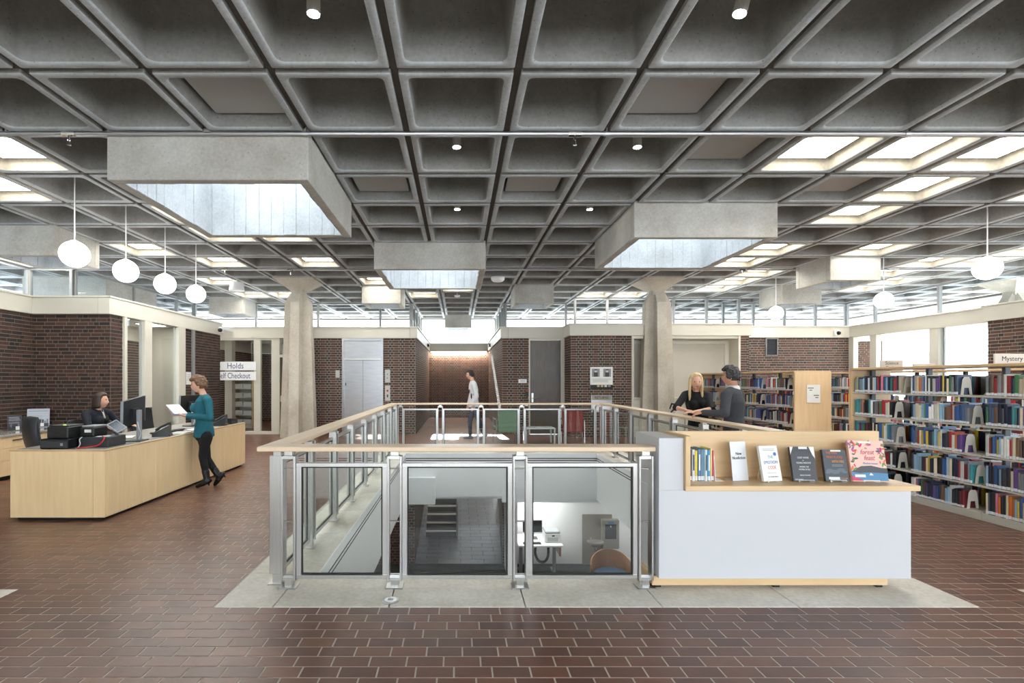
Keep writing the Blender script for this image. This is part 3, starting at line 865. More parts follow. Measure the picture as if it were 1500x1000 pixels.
plate('fire_panel', -2.075, 1.20, .15, .44, 'lower steel plate with a red indicator beside the elevator', 'control plate', keyh, mt='fixture')
plate('wall_plate', -3.53, 1.76, .12, .21, 'blank light plate left of the elevator', 'plate', mt='fixture')
def lines(T_):
    for z in (.02, -.02):
        m_ = MB(); m_.box(-.07, .07, -.0128, -.012, z - .004, z + .004); m_.build('print', M['ink'], T_)
plate('door_sign', 1.86, 1.55, .24, .115, 'small white sign left of the dark wooden door', 'sign', lines, mt='white')
plate('card_reader', 1.99, 1.20, .09, .2, 'small black card reader by the dark door', 'card reader', keyh, mt='black')
plate('light_switch', 1.97, .87, .1, .09, 'white switch plate below the card reader', 'switch', mt='white')

# dark door
T = thing('door_1', 'tall dark stained wooden door with steel lever handle', 'door', (2.53, YB, 0), kind='structure')
m_ = MB(); m_.bbox(-.445, .445, .0, .05, .01, 2.74, .003); lf = m_.build('leaf', M['darkwood'], T)
m_ = MB(); m_.bbox(-.49, -.45, -.03, .1, 0, 2.80, .003); m_.bbox(.45, .555, -.03, .1, 0, 2.80, .003); m_.bbox(-.45, .45, -.03, .1, 2.745, 2.8, .003); m_.build('frame', M['cream'], T)
m_ = MB(); m_.bbox(-.41, -.35, -.012, 0, .93, 1.2, .003); m_.tube([(-.38, -.01, 1.05), (-.38, -.06, 1.05), (-.26, -.06, 1.05)], .011, 8); m_.build('handle', M['steel'], lf)

# corridor light strip
T = thing('wall_washer', 'slim warm light strip under the corridor end band', 'light', (0, 20.86, 2.77))
m_ = MB(); m_.bbox(-1.18, 1.18, -.035, .035, -.0, .03, .003); m_.build('housing', M['fixture'], T)
m_ = MB(); m_.box(-1.15, 1.15, -.02, .02, -.006, 0); m_.build('lens', M['strip'], T)

# ---------------------------------------------------------------- beige shade opening
T = thing('window_14', 'wide cream framed opening closed by a beige roller shade', 'window', (6.245, 13.67, 0), kind='structure')
W2 = 1.495
m_ = MB(); m_.bbox(-W2, -W2+.06, -.03, .5, 0, ZF0, .004); m_.bbox(W2-.06, W2, -.03, .5, 0, ZF0, .004); m_.bbox(-W2+.06, W2-.06, .0, .5, 2.72, ZF0, .004); m_.build('frame', M['cream'], T)
m_ = MB(); m_.bbox(W2-.22, W2-.13, .38, .46, 1.1, 2.6, .004); m_.bbox(-W2+.06, W2-.13, .38, .46, 2.6, 2.68, .004); m_.build('inner_frame', M['cream'], T)
m_ = MB(); m_.box(-W2+.06, W2-.06, .44, .46, 1.1, 2.72); m_.build('roller_shade', M['shade'], T)
m_ = MB(); m_.bbox(-W2+.06, W2-.06, .02, .5, 1.05, 1.1, .004); m_.build('ledge', M['cream'], T)
for i in range(4):
    x = -W2 + .06 + i*(2*W2 - .12)/4
    m_ = MB(); m_.bbox(x + .01, x + (2*W2 - .12)/4 - .01, .06, .1, .08, 1.04, .004); m_.build('panel', M['cream'], T)
m_ = MB(); m_.box(-W2+.06, W2-.06, .1, .5, 0, 1.05); m_.build('cabinet_body', M['cream'], T)

# ---------------------------------------------------------------- right windows
T = thing('window_15', 'bright full height windows in the right wall', 'window', kind='structure')
XR = 11.25
for y0, y1 in ((14.12, 14.3), (13.35, 13.56), (11.62, 11.85), (10.36, 10.42)):
    m_ = MB(); m_.bbox(XR - .04, XR + .1, y0, y1, 0, ZF0, .004); m_.build('mullion', M['cream'], T)
m_ = MB(); m_.bbox(XR - .04, XR + .1, 10.42, 14.12, 0, .5, .004); m_.build('sill', M['cream'], T)
for y0, y1 in ((13.56, 14.12), (11.85, 13.35), (10.42, 11.62)):
    m_ = MB(); m_.box(XR + .03, XR + .04, y0, y1, .5, ZF0); m_.build('pane', M['winglass'], T)
m_ = MB(); m_.bbox(XR + .045, XR + .09, 11.56, 11.60, .5, ZF0, .004); m_.build('inner_post', M['alu'], T)
brick_wall('wall_outside', (13.2, 17.2), (14.15, 16.6), 0, 2.9, 'brick pier outside the right windows', 0)

m_ = MB(); m_.box(-8.13, -7.93, -6.8, 4.0, 0, 4.2); tag(m_.build('wall_left', M['cream']), 'plain unseen wall added left of the viewpoint', 'wall', kind='structure')  # unseen wall added to keep sky light off the left nook
# unseen rear behind the camera: windows and piers placed to shape the light
for x0, x1, z0, z1 in ((-13, 16.9, 0, .8), (-13, 16.9, 4.1, 4.4), (-13, -4.6, .8, 4.1), (-1.2, -.9, .8, 4.1), (2.2, 2.5, .8, 4.1), (5.6, 5.9, .8, 4.1), (9, 16.9, .8, 4.1)):
    m_ = MB(); m_.box(x0, x1, -7.0, -6.8, z0, z1); tag(m_.build('wall_rear', M['cream']), 'unseen cream wall and piers placed for the light around the rear windows', 'wall', kind='structure')
def room_lamp(x, y, z, lab):
    t = thing('room_or_fill_lamp', lab, 'light', (x, y, z))
    m_ = MB(); m_.bbox(-.3, .3, -.3, .3, -.02, 0, .004); m_.build('frame', M['fixture'], t)
    m_ = MB(); m_.box(-.28, .28, -.28, .28, -.026, -.02); m_.build('diffuser', M['lamp'], t)
for x, y, lab in ((-6.6, 16.2, 'ceiling lamp in the room behind the glass wall'), (-5.0, 17.6, 'ceiling lamp behind the left column in the far room'), (-7.6, 11.0, 'ceiling lamp inside the office behind the tall windows'), (-7.6, 12.4, 'farther ceiling lamp inside the office')):
    room_lamp(x, y, 2.975, lab)

for nm, x0, x1, lab in (('trim_16', -5.2, -3.31, 'small concrete floor inlay at the left edge'), ('trim_17', 4.19, 6.0, 'small concrete floor inlay at the right edge')):
    m_ = MB(); m_.bbox(x0, x1, 1.8, 3.73, -.02, .0022, .001); tag(m_.build(nm, M['slab']), lab, 'floor inlay', kind='structure')
# ---------------------------------------------------------------- lower level seen through the railing
def solid(name, x0, x1, y0, y1, z0, z1, mt, label, cat='wall'):
    m_ = MB(); m_.box(x0, x1, y0, y1, z0, z1); return tag(m_.build(name, M[mt]), label, cat, kind='structure')
solid('floor_lower', -5, 6.5, 1.5, 12.12, ZLOW - .2, ZLOW, 'carpet', 'dark carpet of the lower floor', 'floor')
sl_ = solid('floor_stairhall', -1.4, 1.6, 12.12, 21.4, ZLOW - .2, ZLOW - .012, 'carpet', 'dark slate paved stair hall on the lower floor', 'floor')
m_ = MB()
for r in range(0, 31):
    y0 = 12.12 + .3*r
    for i in range(-4, 5):
        x0 = i*.58 + (r % 2)*.29 + .05; x1 = x0 + .575
        x0, x1 = max(x0, -1.35), min(x1, 1.55)
        if x1 - x0 < .03: continue
        q = rnd.uniform(.85, 1.15); c_ = srgb(66*q, 70*q, 74*q)
        if r < 12:
            mm = MB(); h_ = rnd.uniform(0, .002)
            mm.add([(x0+.004, y0+.004, -.012), (x1-.004, y0+.004, -.012), (x1-.004, y0+.294, -.012), (x0+.004, y0+.294, -.012), (x0+.006, y0+.006, h_), (x1-.006, y0+.006, h_), (x1-.006, y0+.292, h_), (x0+.006, y0+.292, h_)],
                   [(4,5,6,7), (0,1,5,4), (1,2,6,5), (2,3,7,6), (3,0,4,7)], 0, c_)
            mm.build('slate_tile', M['slate'], sl_, (0, 0, ZLOW))
        else:
            m_.add([(x0+.004, y0+.004, 0), (x1-.004, y0+.004, 0), (x1-.004, y0+.294, 0), (x0+.004, y0+.294, 0)], [(0,1,2,3)], 0, c_)
tag(m_.build('slate_tile', M['slate'], sl_, (0, 0, ZLOW)), kind='stuff')
brick_wall('wall_stairhall', (-1.08, 12.12), (-1.28, 19.0), ZLOW, -.32, 'left brick wall of the lower stair hall', 0, c0=.06)
brick_wall('wall_stairhall', (-1.40, 12.12), (-1.08, 12.12), ZLOW, -.32, 'narrow brick pier left of the stair hall', 0, thick=.05)
brick_wall('wall_stairhall', (1.50, 19.0), (1.06, 12.12), ZLOW, -.32, 'right brick wall of the lower stair hall', 0, c1=.06)
brick_wall('wall_stairhall', (1.06, 12.12), (1.26, 12.12), ZLOW, -.32, 'narrow brick pier right of the stair hall', 0, thick=.05)
brick_wall('wall_stairhall', (-1.6, 21.2), (1.7, 21.2), ZLOW, -.32, 'far brick wall of the lower stair hall', 0)
brick_wall('wall_lower', (-5, 12.1), (-1.40, 12.1), ZLOW, -.32, 'red brick wall of the lower room left of the stairs', 0)
solid('wall_lower', 1.27, 6.5, 12.12, 12.3, ZLOW, -.3, 'white', 'white wall of the lower room behind the drinking fountain')
solid('wall_lower', 6.3, 6.5, 1.5, 12.12, ZLOW, -.3, 'white', 'right white wall of the lower room')
solid('wall_lower', -5.2, -5, 1.5, 12.12, ZLOW, -.3, 'white', 'left white wall of the lower room')
solid('wall_lower', -5, 6.5, 1.3, 1.5, ZLOW, -.3, 'white', 'near white wall of the lower room')
solid('wall_lower', 1.10, 1.32, 11.2, 12.05, ZLOW, -1.0, 'white', 'white pier beside the lower computer desk')
c_ = tag(thing('ceiling_lower', 'white soffit of the lower floor', 'ceiling', kind='structure'))
for x0, x1, y0, y1 in ((-5, OX0 - .11, 1.5, 12.12), (OX1 + .11, 6.5, 1.5, 12.12), (OX0 - .11, OX1 + .11, 1.5, OY0 - .11), (OX0 - .11, OX1 + .11, OY1 + .1, 12.12), (-1.5, 1.7, 12.12, 21.3)):
    m_ = MB(); m_.box(x0, x1, y0, y1, -1.0 if y0 < 12 else -.5, -.9 if y0 < 12 else -.4); m_.build('soffit', M['white'], c_)
# unseen fill lamps added under the soffit to brighten the lower floor
for i, (x, y, lab) in enumerate(((4.6, 11.2, 'added fill lamp of the lower floor above the drinking fountain'), (2.0, 11.5, 'added fill lamp of the lower floor above the computer desk'), (4.6, 7.0, 'added fill lamp of the lower floor under the right walkway'), (-3.0, 8.0, 'added fill lamp of the lower floor under the left walkway'), (1.0, 3.2, 'added fill lamp of the lower floor under the near walkway'), (-3.2, 11.3, 'added fill lamp of the lower floor by the red brick wall'), (0.0, 15.6, 'added fill lamp of the lower stair hall'))):
    t = thing('room_or_fill_lamp', lab, 'light', (x, y, -1.0 if y < 12 else -.5))
    m_ = MB(); m_.bbox(-.3, .3, -.3, .3, -.02, 0, .004); m_.build('frame', M['fixture'], t)
    m_ = MB(); m_.box(-.28, .28, -.28, .28, -.026, -.02); m_.build('diffuser', M['lowfill'], t)
# steps
T = thing('staircase', 'dark slate steps with pale nosings rising in the lower stair hall', 'stairs', (-.50, 14.2, ZLOW), kind='structure')
for i in range(10):
    m_ = MB(); m_.box(-.44, .42, .28*i, .28*(i+1) + .1, 0, .17*(i+1) - .03); m_.build('step', M['slab'] if False else M['darkgrey'], T)
    m_ = MB(); m_.bbox(-.44, .42, .28*i + .075, .28*(i+1), .17*(i+1) - .03, .17*(i+1) - .002, .002); m_.build('tread', M['darkgrey'], T)
    m_ = MB(); m_.bbox(-.44, .42, .28*i - .03, .28*i + .075, .17*(i+1) - .03, .17*(i+1), .004); m_.build('nosing', M['slab'], T)
m_ = MB(); m_.tube([(.45, .0, .0), (.45, .0, .95), (.45, 2.8, 2.6)], .02, 8); m_.build('handrail', M['steel'], T)
m_ = MB(); m_.box(.43, .47, 0.1, 2.9, 0, .25); m_.build('stringer', M['darkgrey'], T)

# drinking fountain on a steel back panel
T = thing('drinking_fountain', 'grey two basin drinking fountain with bottle filler on a steel panel', 'fountain', (3.42, 12.09, ZLOW))
m_ = MB(); m_.bbox(-.42, .30, -.03, 0, .0, 1.22, .004); m_.build('back_panel', M['fountain'], T)
m_ = MB(); m_.bbox(.02, .44, -.16, -.03, .42, 1.13, .02); fb = m_.build('filler_cabinet', M['fountain'], T)
m_ = MB(); m_.bbox(.09, .37, -.165, -.14, .66, 1.02, .01); m_.build('filler_niche', M['darkgrey'], fb)
m_ = MB(); m_.bbox(.16, .3, -.18, -.16, 1.03, 1.09, .004); m_.build('sensor', M['bluefab'], fb)
m_ = MB(); m_.tube([(.23, -.15, .98), (.23, -.18, .94)], .02, 10); m_.build('spout', M['chrome'], fb)
for x, z, p in ((-.16, .58, 0), (.28, .30, 0)):
    m_ = MB(); m_.ring([[(x + a*math.cos(q), -.22 + b*math.sin(q), zz) for q in [2*PI*k/20 for k in range(20)]] for a, b, zz in ((.08, .08, z-.07), (.19, .17, z), (.20, .18, z+.045), (.18, .16, z+.05), (.10, .09, z+.02))]); bs = m_.build('basin', M['fountain'], T)
    m_ = MB(); m_.tube([(x - .12, -.12, z+.04), (x - .12, -.14, z+.10), (x-.09, -.18, z+.11)], .015, 8); m_.build('bubbler', M['chrome'], bs)
    m_ = MB(); m_.tube([(x, -.2, z-.2), (x, -.2, z-.06)], .035, 10); m_.build('drain', M['chrome'], bs)
    m_ = MB(); m_.box(x-.08, x+.08, -.16, -.03, z-.06, z+.02); m_.build('bracket', M['fountain'], bs)
# lower computer desk
T = thing('computer_desk', 'white computer desk on the lower floor with a grey leg', 'desk', (1.84, 11.55, ZLOW))
m_ = MB(); m_.bbox(-.50, .50, -.45, .4, .74, .78, .006); m_.build('desktop', M['white'], T)
m_ = MB(); m_.bbox(.46, .5, -.2, .3, .45, .74, .004); m_.build('side_panel', M['beech'], T)
for x in (-.44, .33):
    m_ = MB(); m_.bbox(x, x + .07, -.10, -.02, .03, .74, .004); m_.bbox(x, x + .07, -.4, .3, 0, .03, .004); m_.build('leg', M['grey'], T)
m_ = MB(); m_.cable([(-.05, -.1, .74), (-.08, -.1, .5), (-.0, -.1, .32), (.14, -.1, .30), (.22, -.1, .45), (.22, -.1, .74)], .03, 8); m_.build('cable_loop', M['black'], T)
def monitor(name, label, loc, rotz, w_=.53, h_=.32, zc=.36, tilt=0, back=False):
    """screen faces local -y"""
    t = thing(name, label, 'monitor', loc, rotz)
    mt = Matrix.Translation((0, 0, zc)) @ Matrix.Rotation(tilt, 4, 'Y') @ Matrix.Rotation(R(-4), 4, 'X')
    m_ = MB(); m_.obox(mt, w_, .03, h_); hs = m_.build('housing', M['black'], t)
    m_ = MB(); m_.obox(mt @ Matrix.Translation((0, -.0155, 0)), w_ - .02, .002, h_ - .02); m_.build('screen', M['screen'], hs)
    m_ = MB()
    for s in (-1, 1):
        m_.obox(mt @ Matrix.Translation((s*(w_/2 + .003), 0, 0)), .006, .032, h_)
    m_.build('bezel', M['grey'], hs)
    m_ = MB(); m_.obox(mt @ Matrix.Translation((0, .03, -.02)), .2, .04, .14); m_.build('rear_cover', M['black'], hs)
    m_ = MB(); m_.bbox(-.045, .045, .055, .085, .01, zc + .02, .004); m_.build('stand', M['grey'], t)
    m_ = MB(); m_.bbox(-.04, .04, .03, .06, zc - .05, zc + .03, .004); m_.build('hinge', M['darkgrey'], t)
    m_ = MB(); m_.bbox(-.12, .12, -.06, .14, 0, .012, .004); m_.build('foot', M['darkgrey'], t)
    m_ = MB(); m_.cable([(.03, .06, zc-.1), (.06, .09, zc-.2), (.02, .10, zc-.28), (.05, .09, .03)], .005, 6); m_.build('cable', M['whitecable'], t)
    return t
monitor('monitor', 'black monitor on the lower floor desk', (1.72, 11.6, ZLOW + .78), 0, .44, .27, .29)
T = thing('printer', 'white desktop printer with grey top on the lower floor desk', 'printer', (2.15, 11.5, ZLOW + .78))
m_ = MB(); m_.bbox(-.19, .17, -.2, .2, 0, .20, .012); m_.build('body', M['white'], T)
m_ = MB(); m_.bbox(-.185, .165, -.19, .19, .20, .25, .02); m_.build('lid', M['grey'], T)
m_ = MB(); m_.bbox(-.13, .11, -.203, -.2, .03, .12, .001); m_.build('tray', M['fixture'], T)
m_ = MB(); m_.bbox(-.03, .03, -.204, -.2, .14, .17, .001); m_.build('panel', M['darkgrey'], T)
T = thing('keyboard', 'dark keyboard on the lower floor desk', 'keyboard', (1.66, 11.24, ZLOW + .78))
m_ = MB(); m_.bbox(-.2, .2, -.06, .06, 0, .02, .004); m_.build('case', M['darkgrey'], T)
m_ = MB()
for i in range(14):
    for j in range(4): m_.box(-.185 + i*.0268, -.163 + i*.0268, -.05 + j*.026, -.03 + j*.026, .02, .026)
tag(m_.build('key', M['black'], T), kind='stuff')
# lower lounge chair with curved wooden back
T = thing('tub_chair', 'curved beech backed chair with blue seat on the lower floor', 'chair', (3.18, 10.3, ZLOW), R(-8))
def arcwall(r, t_, a0, a1, zfun, n=18):
    m_ = MB(); L = []
    for i in range(n + 1):
        a = a0 + (a1 - a0)*i/n; z0, z1 = zfun(i/n)
        c_, s_ = math.cos(a), math.sin(a)
        L.append([(r*c_, r*s_, z0), ((r-t_)*c_, (r-t_)*s_, z0), ((r-t_)*c_, (r-t_)*s_, z1), (r*c_, r*s_, z1)])
    m_.ring(L); return m_
m_ = arcwall(.44, .025, R(0), R(180), lambda u: (.42, .62 + .22*math.sin(PI*u))); m_.build('curved_back', M['beech'], T)
m_ = MB(); m_.lathe([(.38, .34), (.40, .38), (.40, .44), (.36, .47), (.01, .475)], 24); m_.build('seat', M['bluefab'], T)
for a in (45, 135, 225, 315):
    m_ = MB(); m_.tube([(.36*math.cos(R(a)), .36*math.sin(R(a)), 0), (.34*math.cos(R(a)), .34*math.sin(R(a)), .40)], [.018, .024], 8); m_.build('leg', M['beech'], T)

# ---------------------------------------------------------------- railing around the opening
rail = thing('railing', 'steel and glass railing with a broad wooden handrail around the stairwell', 'railing')
PX0, PX1, PY0, PY1 = -1.40, 3.19, 3.78, 11.0
ZT, ZB_ = 1.070, 1.034
def handrail(poly, mt):
    m_ = MB(); m_.prism(poly, ZB_, ZT); o = m_.build('handrail', mt, rail)
    bv = o.modifiers.new('b', 'BEVEL'); bv.width = .006; bv.segments = 2
hw_ = .095
yf0, yf1 = 3.735, 3.925
handrail([(PX0 - .12, yf0), (1.484, yf0), (1.484, yf1), (PX0 + .07, yf1)], M['railx'])
handrail([(PX0 - .12, yf0 + .001), (PX0 + .07, yf1 + .001), (PX0 + .07, PY1 - hw_), (PX0 - .12, PY1 + hw_)], M['raily'])
handrail([(PX0 - .12, PY1 + hw_ + .001), (PX0 + .07, PY1 - hw_ + .001), (PX1 - hw_, PY1 - hw_ + .001), (PX1 + hw_, PY1 + hw_ + .001)], M['railx'])
handrail([(PX1 - hw_, PY1 - hw_), (PX1 - hw_, 3.95), (PX1 + hw_, 3.95), (PX1 + hw_, PY1 + hw_)], M['raily'])
post_meshes = {}
def post(x, y, rot, near=False):
    """pair of flat bars with stubs and base plate; rot=0: bars stand left and right of centre along x"""
    if 'p' not in post_meshes:
        a = MB()
        a.bbox(-.065, .065, -.055, .055, .002, .014, .002)
        a.bbox(-.028, .028, -.028, .028, .014, .075, .002)
        post_meshes['base'] = a.mesh('base_plate', M['steel'])
        a = MB()
        for s in (-1, 1): a.bbox(s*.0475 - .0075, s*.0475 + .0075, -.04, .04, .06, 1.0, .002)
        a.bbox(-.04, .04, -.035, .035, .975, 1.003, .002)
        a.bbox(-.04, .04, -.035, .035, .06, .085, .002)
        post_meshes['p'] = a.mesh('post', M['steel'])
        a = MB(); a.bbox(-.03, .03, -.03, .03, 1.003, ZB_, .002)
        post_meshes['top'] = a.mesh('saddle', M['steel'])
        a = MB()
        for z in (.09, .5, .9): a.lathe([(.006, -.05), (.006, .05)], 6, Matrix.Translation((0, 0, z)) @ Matrix.Rotation(PI/2, 4, 'Y'))
        post_meshes['bolt'] = a.mesh('spacer_pin', M['chrome'])
    o = inst('post', post_meshes['p'], rail, (x, y, 0), (0, 0, rot))
    for nm, key in (('base_plate', 'base'), ('saddle', 'top'), ('spacer_pin', 'bolt')):
        inst(nm, post_meshes[key], o)
def panel(x0, y0, x1, y1):
    """framed glass between two posts (ends given at the post centres)"""
    a = Vector((x0, y0)); b = Vector((x1, y1)); d = b - a; L = d.length; ang = math.atan2(d.y, d.x)
    h0, h1 = .068, .945; e0, e1 = .056, L - .056; t_ = .038
    m_ = MB()
    m_.bbox(e0, e1, -.018, .018, h1 - .03, h1, .003); m_.bbox(e0, e1, -.018, .018, h0, h0 + .03, .003)
    m_.bbox(e0, e0 + t_, -.018, .018, h0 + .03, h1 - .03, .003); m_.bbox(e1 - t_, e1, -.018, .018, h0 + .03, h1 - .03, .003)
    fr = m_.build('panel_frame', M['steel'], rail, (x0, y0, 0), ang)
    g0, g1, z0, z1, q = e0 + t_, e1 - t_, h0 + .03, h1 - .03, .009
    m_ = MB()
    m_.box(g0, g1, -.008, .008, z0, z0 + q); m_.box(g0, g1, -.008, .008, z1 - q, z1); m_.box(g0, g0 + q, -.008, .008, z0 + q, z1 - q); m_.box(g1 - q, g1, -.008, .008, z0 + q, z1 - q)
    m_.build('gasket', M['gasket'], fr)
    m_ = MB(); m_.box(g0 + q, g1 - q, -.005, .005, z0 + q, z1 - q); m_.build('glass_pane', M['glass'], fr)
xs_ = [-1.288, -.485, .464, 1.413]
for x in xs_: post(x, PY0, 0)
for a, b in zip(xs_[:-1], xs_[1:]): panel(a, PY0, b, PY0)
ysl = [3.90 + .0, 4.68, 5.57, 6.47, 7.38, 8.29, 9.2, 10.1, 10.98]
for y in ysl[1:]: post(PX0, y, PI/2)
# stout corner post
m_ = MB(); m_.bbox(PX0 - .06, PX0 + .06, 3.83, 3.87, .08, .99, .003); m_.bbox(PX0 - .03, PX0 + .03, 3.83, 3.89, .99, ZB_, .002); m_.bbox(PX0 - .035, PX0 + .035, 3.83, 3.9, .014, .08, .002); m_.bbox(PX0 - .065, PX0 + .065, 3.80, 3.92, .002, .014, .002); m_.build('corner_post', M['steel'], rail)
for a, b in zip(ysl[:-1], ysl[1:]): panel(PX0, a, PX0, b)
ysr = [3.95, 4.68, 5.57, 6.47, 7.38, 8.29, 9.2, 10.1, 10.98]
for y in ysr: post(PX1, y, PI/2)
for a, b in zip(ysr[:-1], ysr[1:]): panel(PX1, a, PX1, b)
xs_f = [-1.29, -.41, .49, 1.39, 2.29, 3.08]
for x in xs_f: post(x, PY1, 0)
for a, b in zip(xs_f[:-1], xs_f[1:]): panel(a, PY1, b, PY1)

# ---------------------------------------------------------------- white display counter
CX0, CX1, CY0, CY1 = 1.486, 3.36, 3.69, 4.18
T = thing('display_counter', 'white display counter with maple book ledge and maple plinth', 'counter', (CX0, CY0, 0))
W_ = CX1 - CX0; D_ = CY1 - CY0
m_ = MB(); m_.bbox(-.03, W_ - .13, .05, D_ - .02, .028, .10, .003); m_.build('plinth', M['maplex'], T)
m_ = MB()
for x in (.0, .9, 1.68): m_.bbox(x, x + .05, .08, .4, 0.002, .03, .002)
m_.build('foot', M['black'], T)
m_ = MB(); m_.bbox(0, W_, 0, D_, .098, .754, .003); m_.bbox(0, .185, 0, D_, .754, 1.142, .003); m_.build('body', M['whitegloss'], T)
m_ = MB(); m_.bbox(.185, W_ + .045, -.03, D_ - .05, .754, .793, .003); m_.build('ledge', M['maplex'], T)
m_ = MB(); m_.bbox(.185, .222, -.03, .30, .793, 1.161, .003); m_.build('end_panel', M['maple'], T)
m_ = MB(); m_.bbox(.222, W_ + .025, .31, .35, .793, 1.161, .003); m_.build('back_panel', M['maplex'], T)
m_ = MB(); m_.bbox(.186, .222, .30, .35, .793, 1.161, .003); m_.build('corner_strip', M['maple'], T)
ZL = .793

# books standing at the left end of the ledge
def book_mesh(w_=1, h_=1, d_=1):
    """unit book: x thickness, y depth (spine at -y), z height; origin at spine bottom centre"""
    m_ = MB(); t_ = .10
    n = 3
    sp = [(-.5 + .07*(1 - math.cos(PI*i/n*0)), 0) for i in range(1)]
    prof = [(-.5, .04), (-.32, .008), (0, 0), (.32, .008), (.5, .04)]
    lo = [(x, y, 0) for x, y in prof]; hi = [(x, y, 1) for x, y in prof]
    # spine and covers
    m_.add(lo + hi, [(i, i+1, i+6, i+5) for i in range(4)], 0)
    m_.add([(-.5, .04, 0), (-.5, 1, 0), (-.5, 1, 1), (-.5, .04, 1), (.5, .04, 0), (.5, 1, 0), (.5, 1, 1), (.5, .04, 1),
            (-.42, 1, 0), (-.42, 1, 1), (.42, 1, 0), (.42, 1, 1)],
           [(0, 3, 2, 1), (4, 5, 6, 7), (1, 2, 9, 8), (5, 10, 11, 6)], 0)
    # page block
    m_.add([(-.42, .04, .015), (.42, .04, .015), (.42, .97, .015), (-.42, .97, .015), (-.42, .04, .985), (.42, .04, .985), (.42, .97, .985), (-.42, .97, .985)],
           [(0,3,2,1), (4,5,6,7), (1,2,6,5), (2,3,7,6), (3,0,4,7)], 1)
    # top and bottom edges of the cover boards
    m_.add([(-.5, .04, 1), (-.42, .04, 1), (-.42, 1, 1), (-.5, 1, 1), (.42, .04, 1), (.5, .04, 1), (.5, 1, 1), (.42, 1, 1), (-.5, .04, 1), (0, 0, 1), (.5, .04, 1)],
           [(0,1,2,3), (4,5,6,7), (8, 9, 10)], 0)
    # sticker low on the spine
    st = [(x, y - .006, .03) for x, y in prof] + [(x, y - .006, .16) for x, y in prof]
    m_.add(st, [(i, i+1, i+6, i+5) for i in range(4)], 2)
    # printed title field
    st = [(x*.7, y - .004, .34) for x, y in prof[1:4]] + [(x*.7, y - .004, .86) for x, y in prof[1:4]]
    return m_
BM = book_mesh()
me_book = BM.mesh('book', [M['bookcov'], M['page'], M['sticker']])
PAL = [('navy', (30, 38, 66)), ('black', (28, 28, 32)), ('white', (222, 222, 218)), ('red', (166, 42, 44)), ('blue', (52, 92, 150)), ('pale blue', (140, 176, 200)), ('teal', (62, 132, 138)),
       ('grey', (122, 124, 128)), ('maroon', (104, 36, 44)), ('cream', (214, 202, 172)), ('orange', (204, 112, 44)), ('yellow', (214, 186, 66)), ('green', (66, 120, 76)), ('purple', (98, 68, 130)), ('brown', (112, 84, 62)), ('pink', (204, 120, 140)), ('charcoal', (58, 60, 66)), ('slate blue', (74, 90, 122))]
WTS = [12, 12, 10, 9, 9, 6, 4, 7, 5, 6, 4, 3, 3, 2, 4, 2, 7, 6]
x = 1.755
for nm, rgb, w_, h_, tl in (('navy', (24, 30, 54), .026, .238, ''), ('black', (34, 36, 46), .020, .240, ''), ('white', (206, 206, 204), .024, .243, ''), ('yellow', (226, 204, 70), .021, .236, ''), ('steel blue', (86, 122, 170), .023, .246, ''),
                      ('grey blue', (116, 140, 166), .016, .243, ''), ('teal', (92, 152, 164), .014, .247, ''), ('pale', (206, 220, 224), .020, .242, ''), ('sky blue', (64, 142, 196), .022, .239, ''), ('lemon', (232, 216, 120), .014, .25, ''), ('crimson', (190, 52, 78), .018, .234, '')):
    b_ = inst('book', me_book, None, (x + w_/2, 3.835 + rnd.uniform(-.004, .004), ZL), (0, 0, 0), (w_*.97, .16, h_), srgb(*rgb))
    tag(b_, '%s spined book standing in the row at the left end of the maple ledge' % nm, 'book', 'nonfiction books on the ledge')
    # title block on the spine, a part
    m_ = MB(); m_.box(-.3, .3, -.012, .002, .34, .84); 
    cc = (235, 235, 230) if sum(rgb) < 420 else (40, 50, 80)
    tb = m_.build('spine_title', plain('spine print', srgb(*cc), .5), b_) if nm in ('navy', 'white', 'steel blue', 'pale', 'sky blue') else None
    if tb: tb.scale = (.7, 1, 1)
    x += w_
t = thing('bookend', 'clear acrylic bookend beside the crimson book', 'bookend', (x + .006, 3.835, ZL), 0)
m_ = MB(); m_.ring([[(0, 0, 0), (0, .13, 0), (0, .10, .19), (0, .02, .19)], [(.004, 0, 0), (.004, .13, 0), (.004, .10, .19), (.004, .02, .19)]]); m_.build('upright', M['white'], t)
m_ = MB(); m_.box(0.004, .07, 0, .13, 0, .003); m_.build('foot', M['white'], t)
# New Nonfiction sign
t = thing('acrylic_sign', 'tilted white acrylic sign with the words New Nonfiction', 'sign', (2.19, 3.86, ZL), R(14))
mt = Matrix.Rotation(R(-7), 4, 'X')
m_ = MB(); m_.obox(mt @ Matrix.Translation((0, 0, .15)), .145, .004, .30); m_.obox(Matrix.Translation((0, .04, .002)), .145, .08, .004); m_.build('holder', M['whitegloss'], t)
text('lettering', 'New\nNonfiction', .033, mt @ face_my(0, -.0035, .19), M['ink'], t, sx=.85)

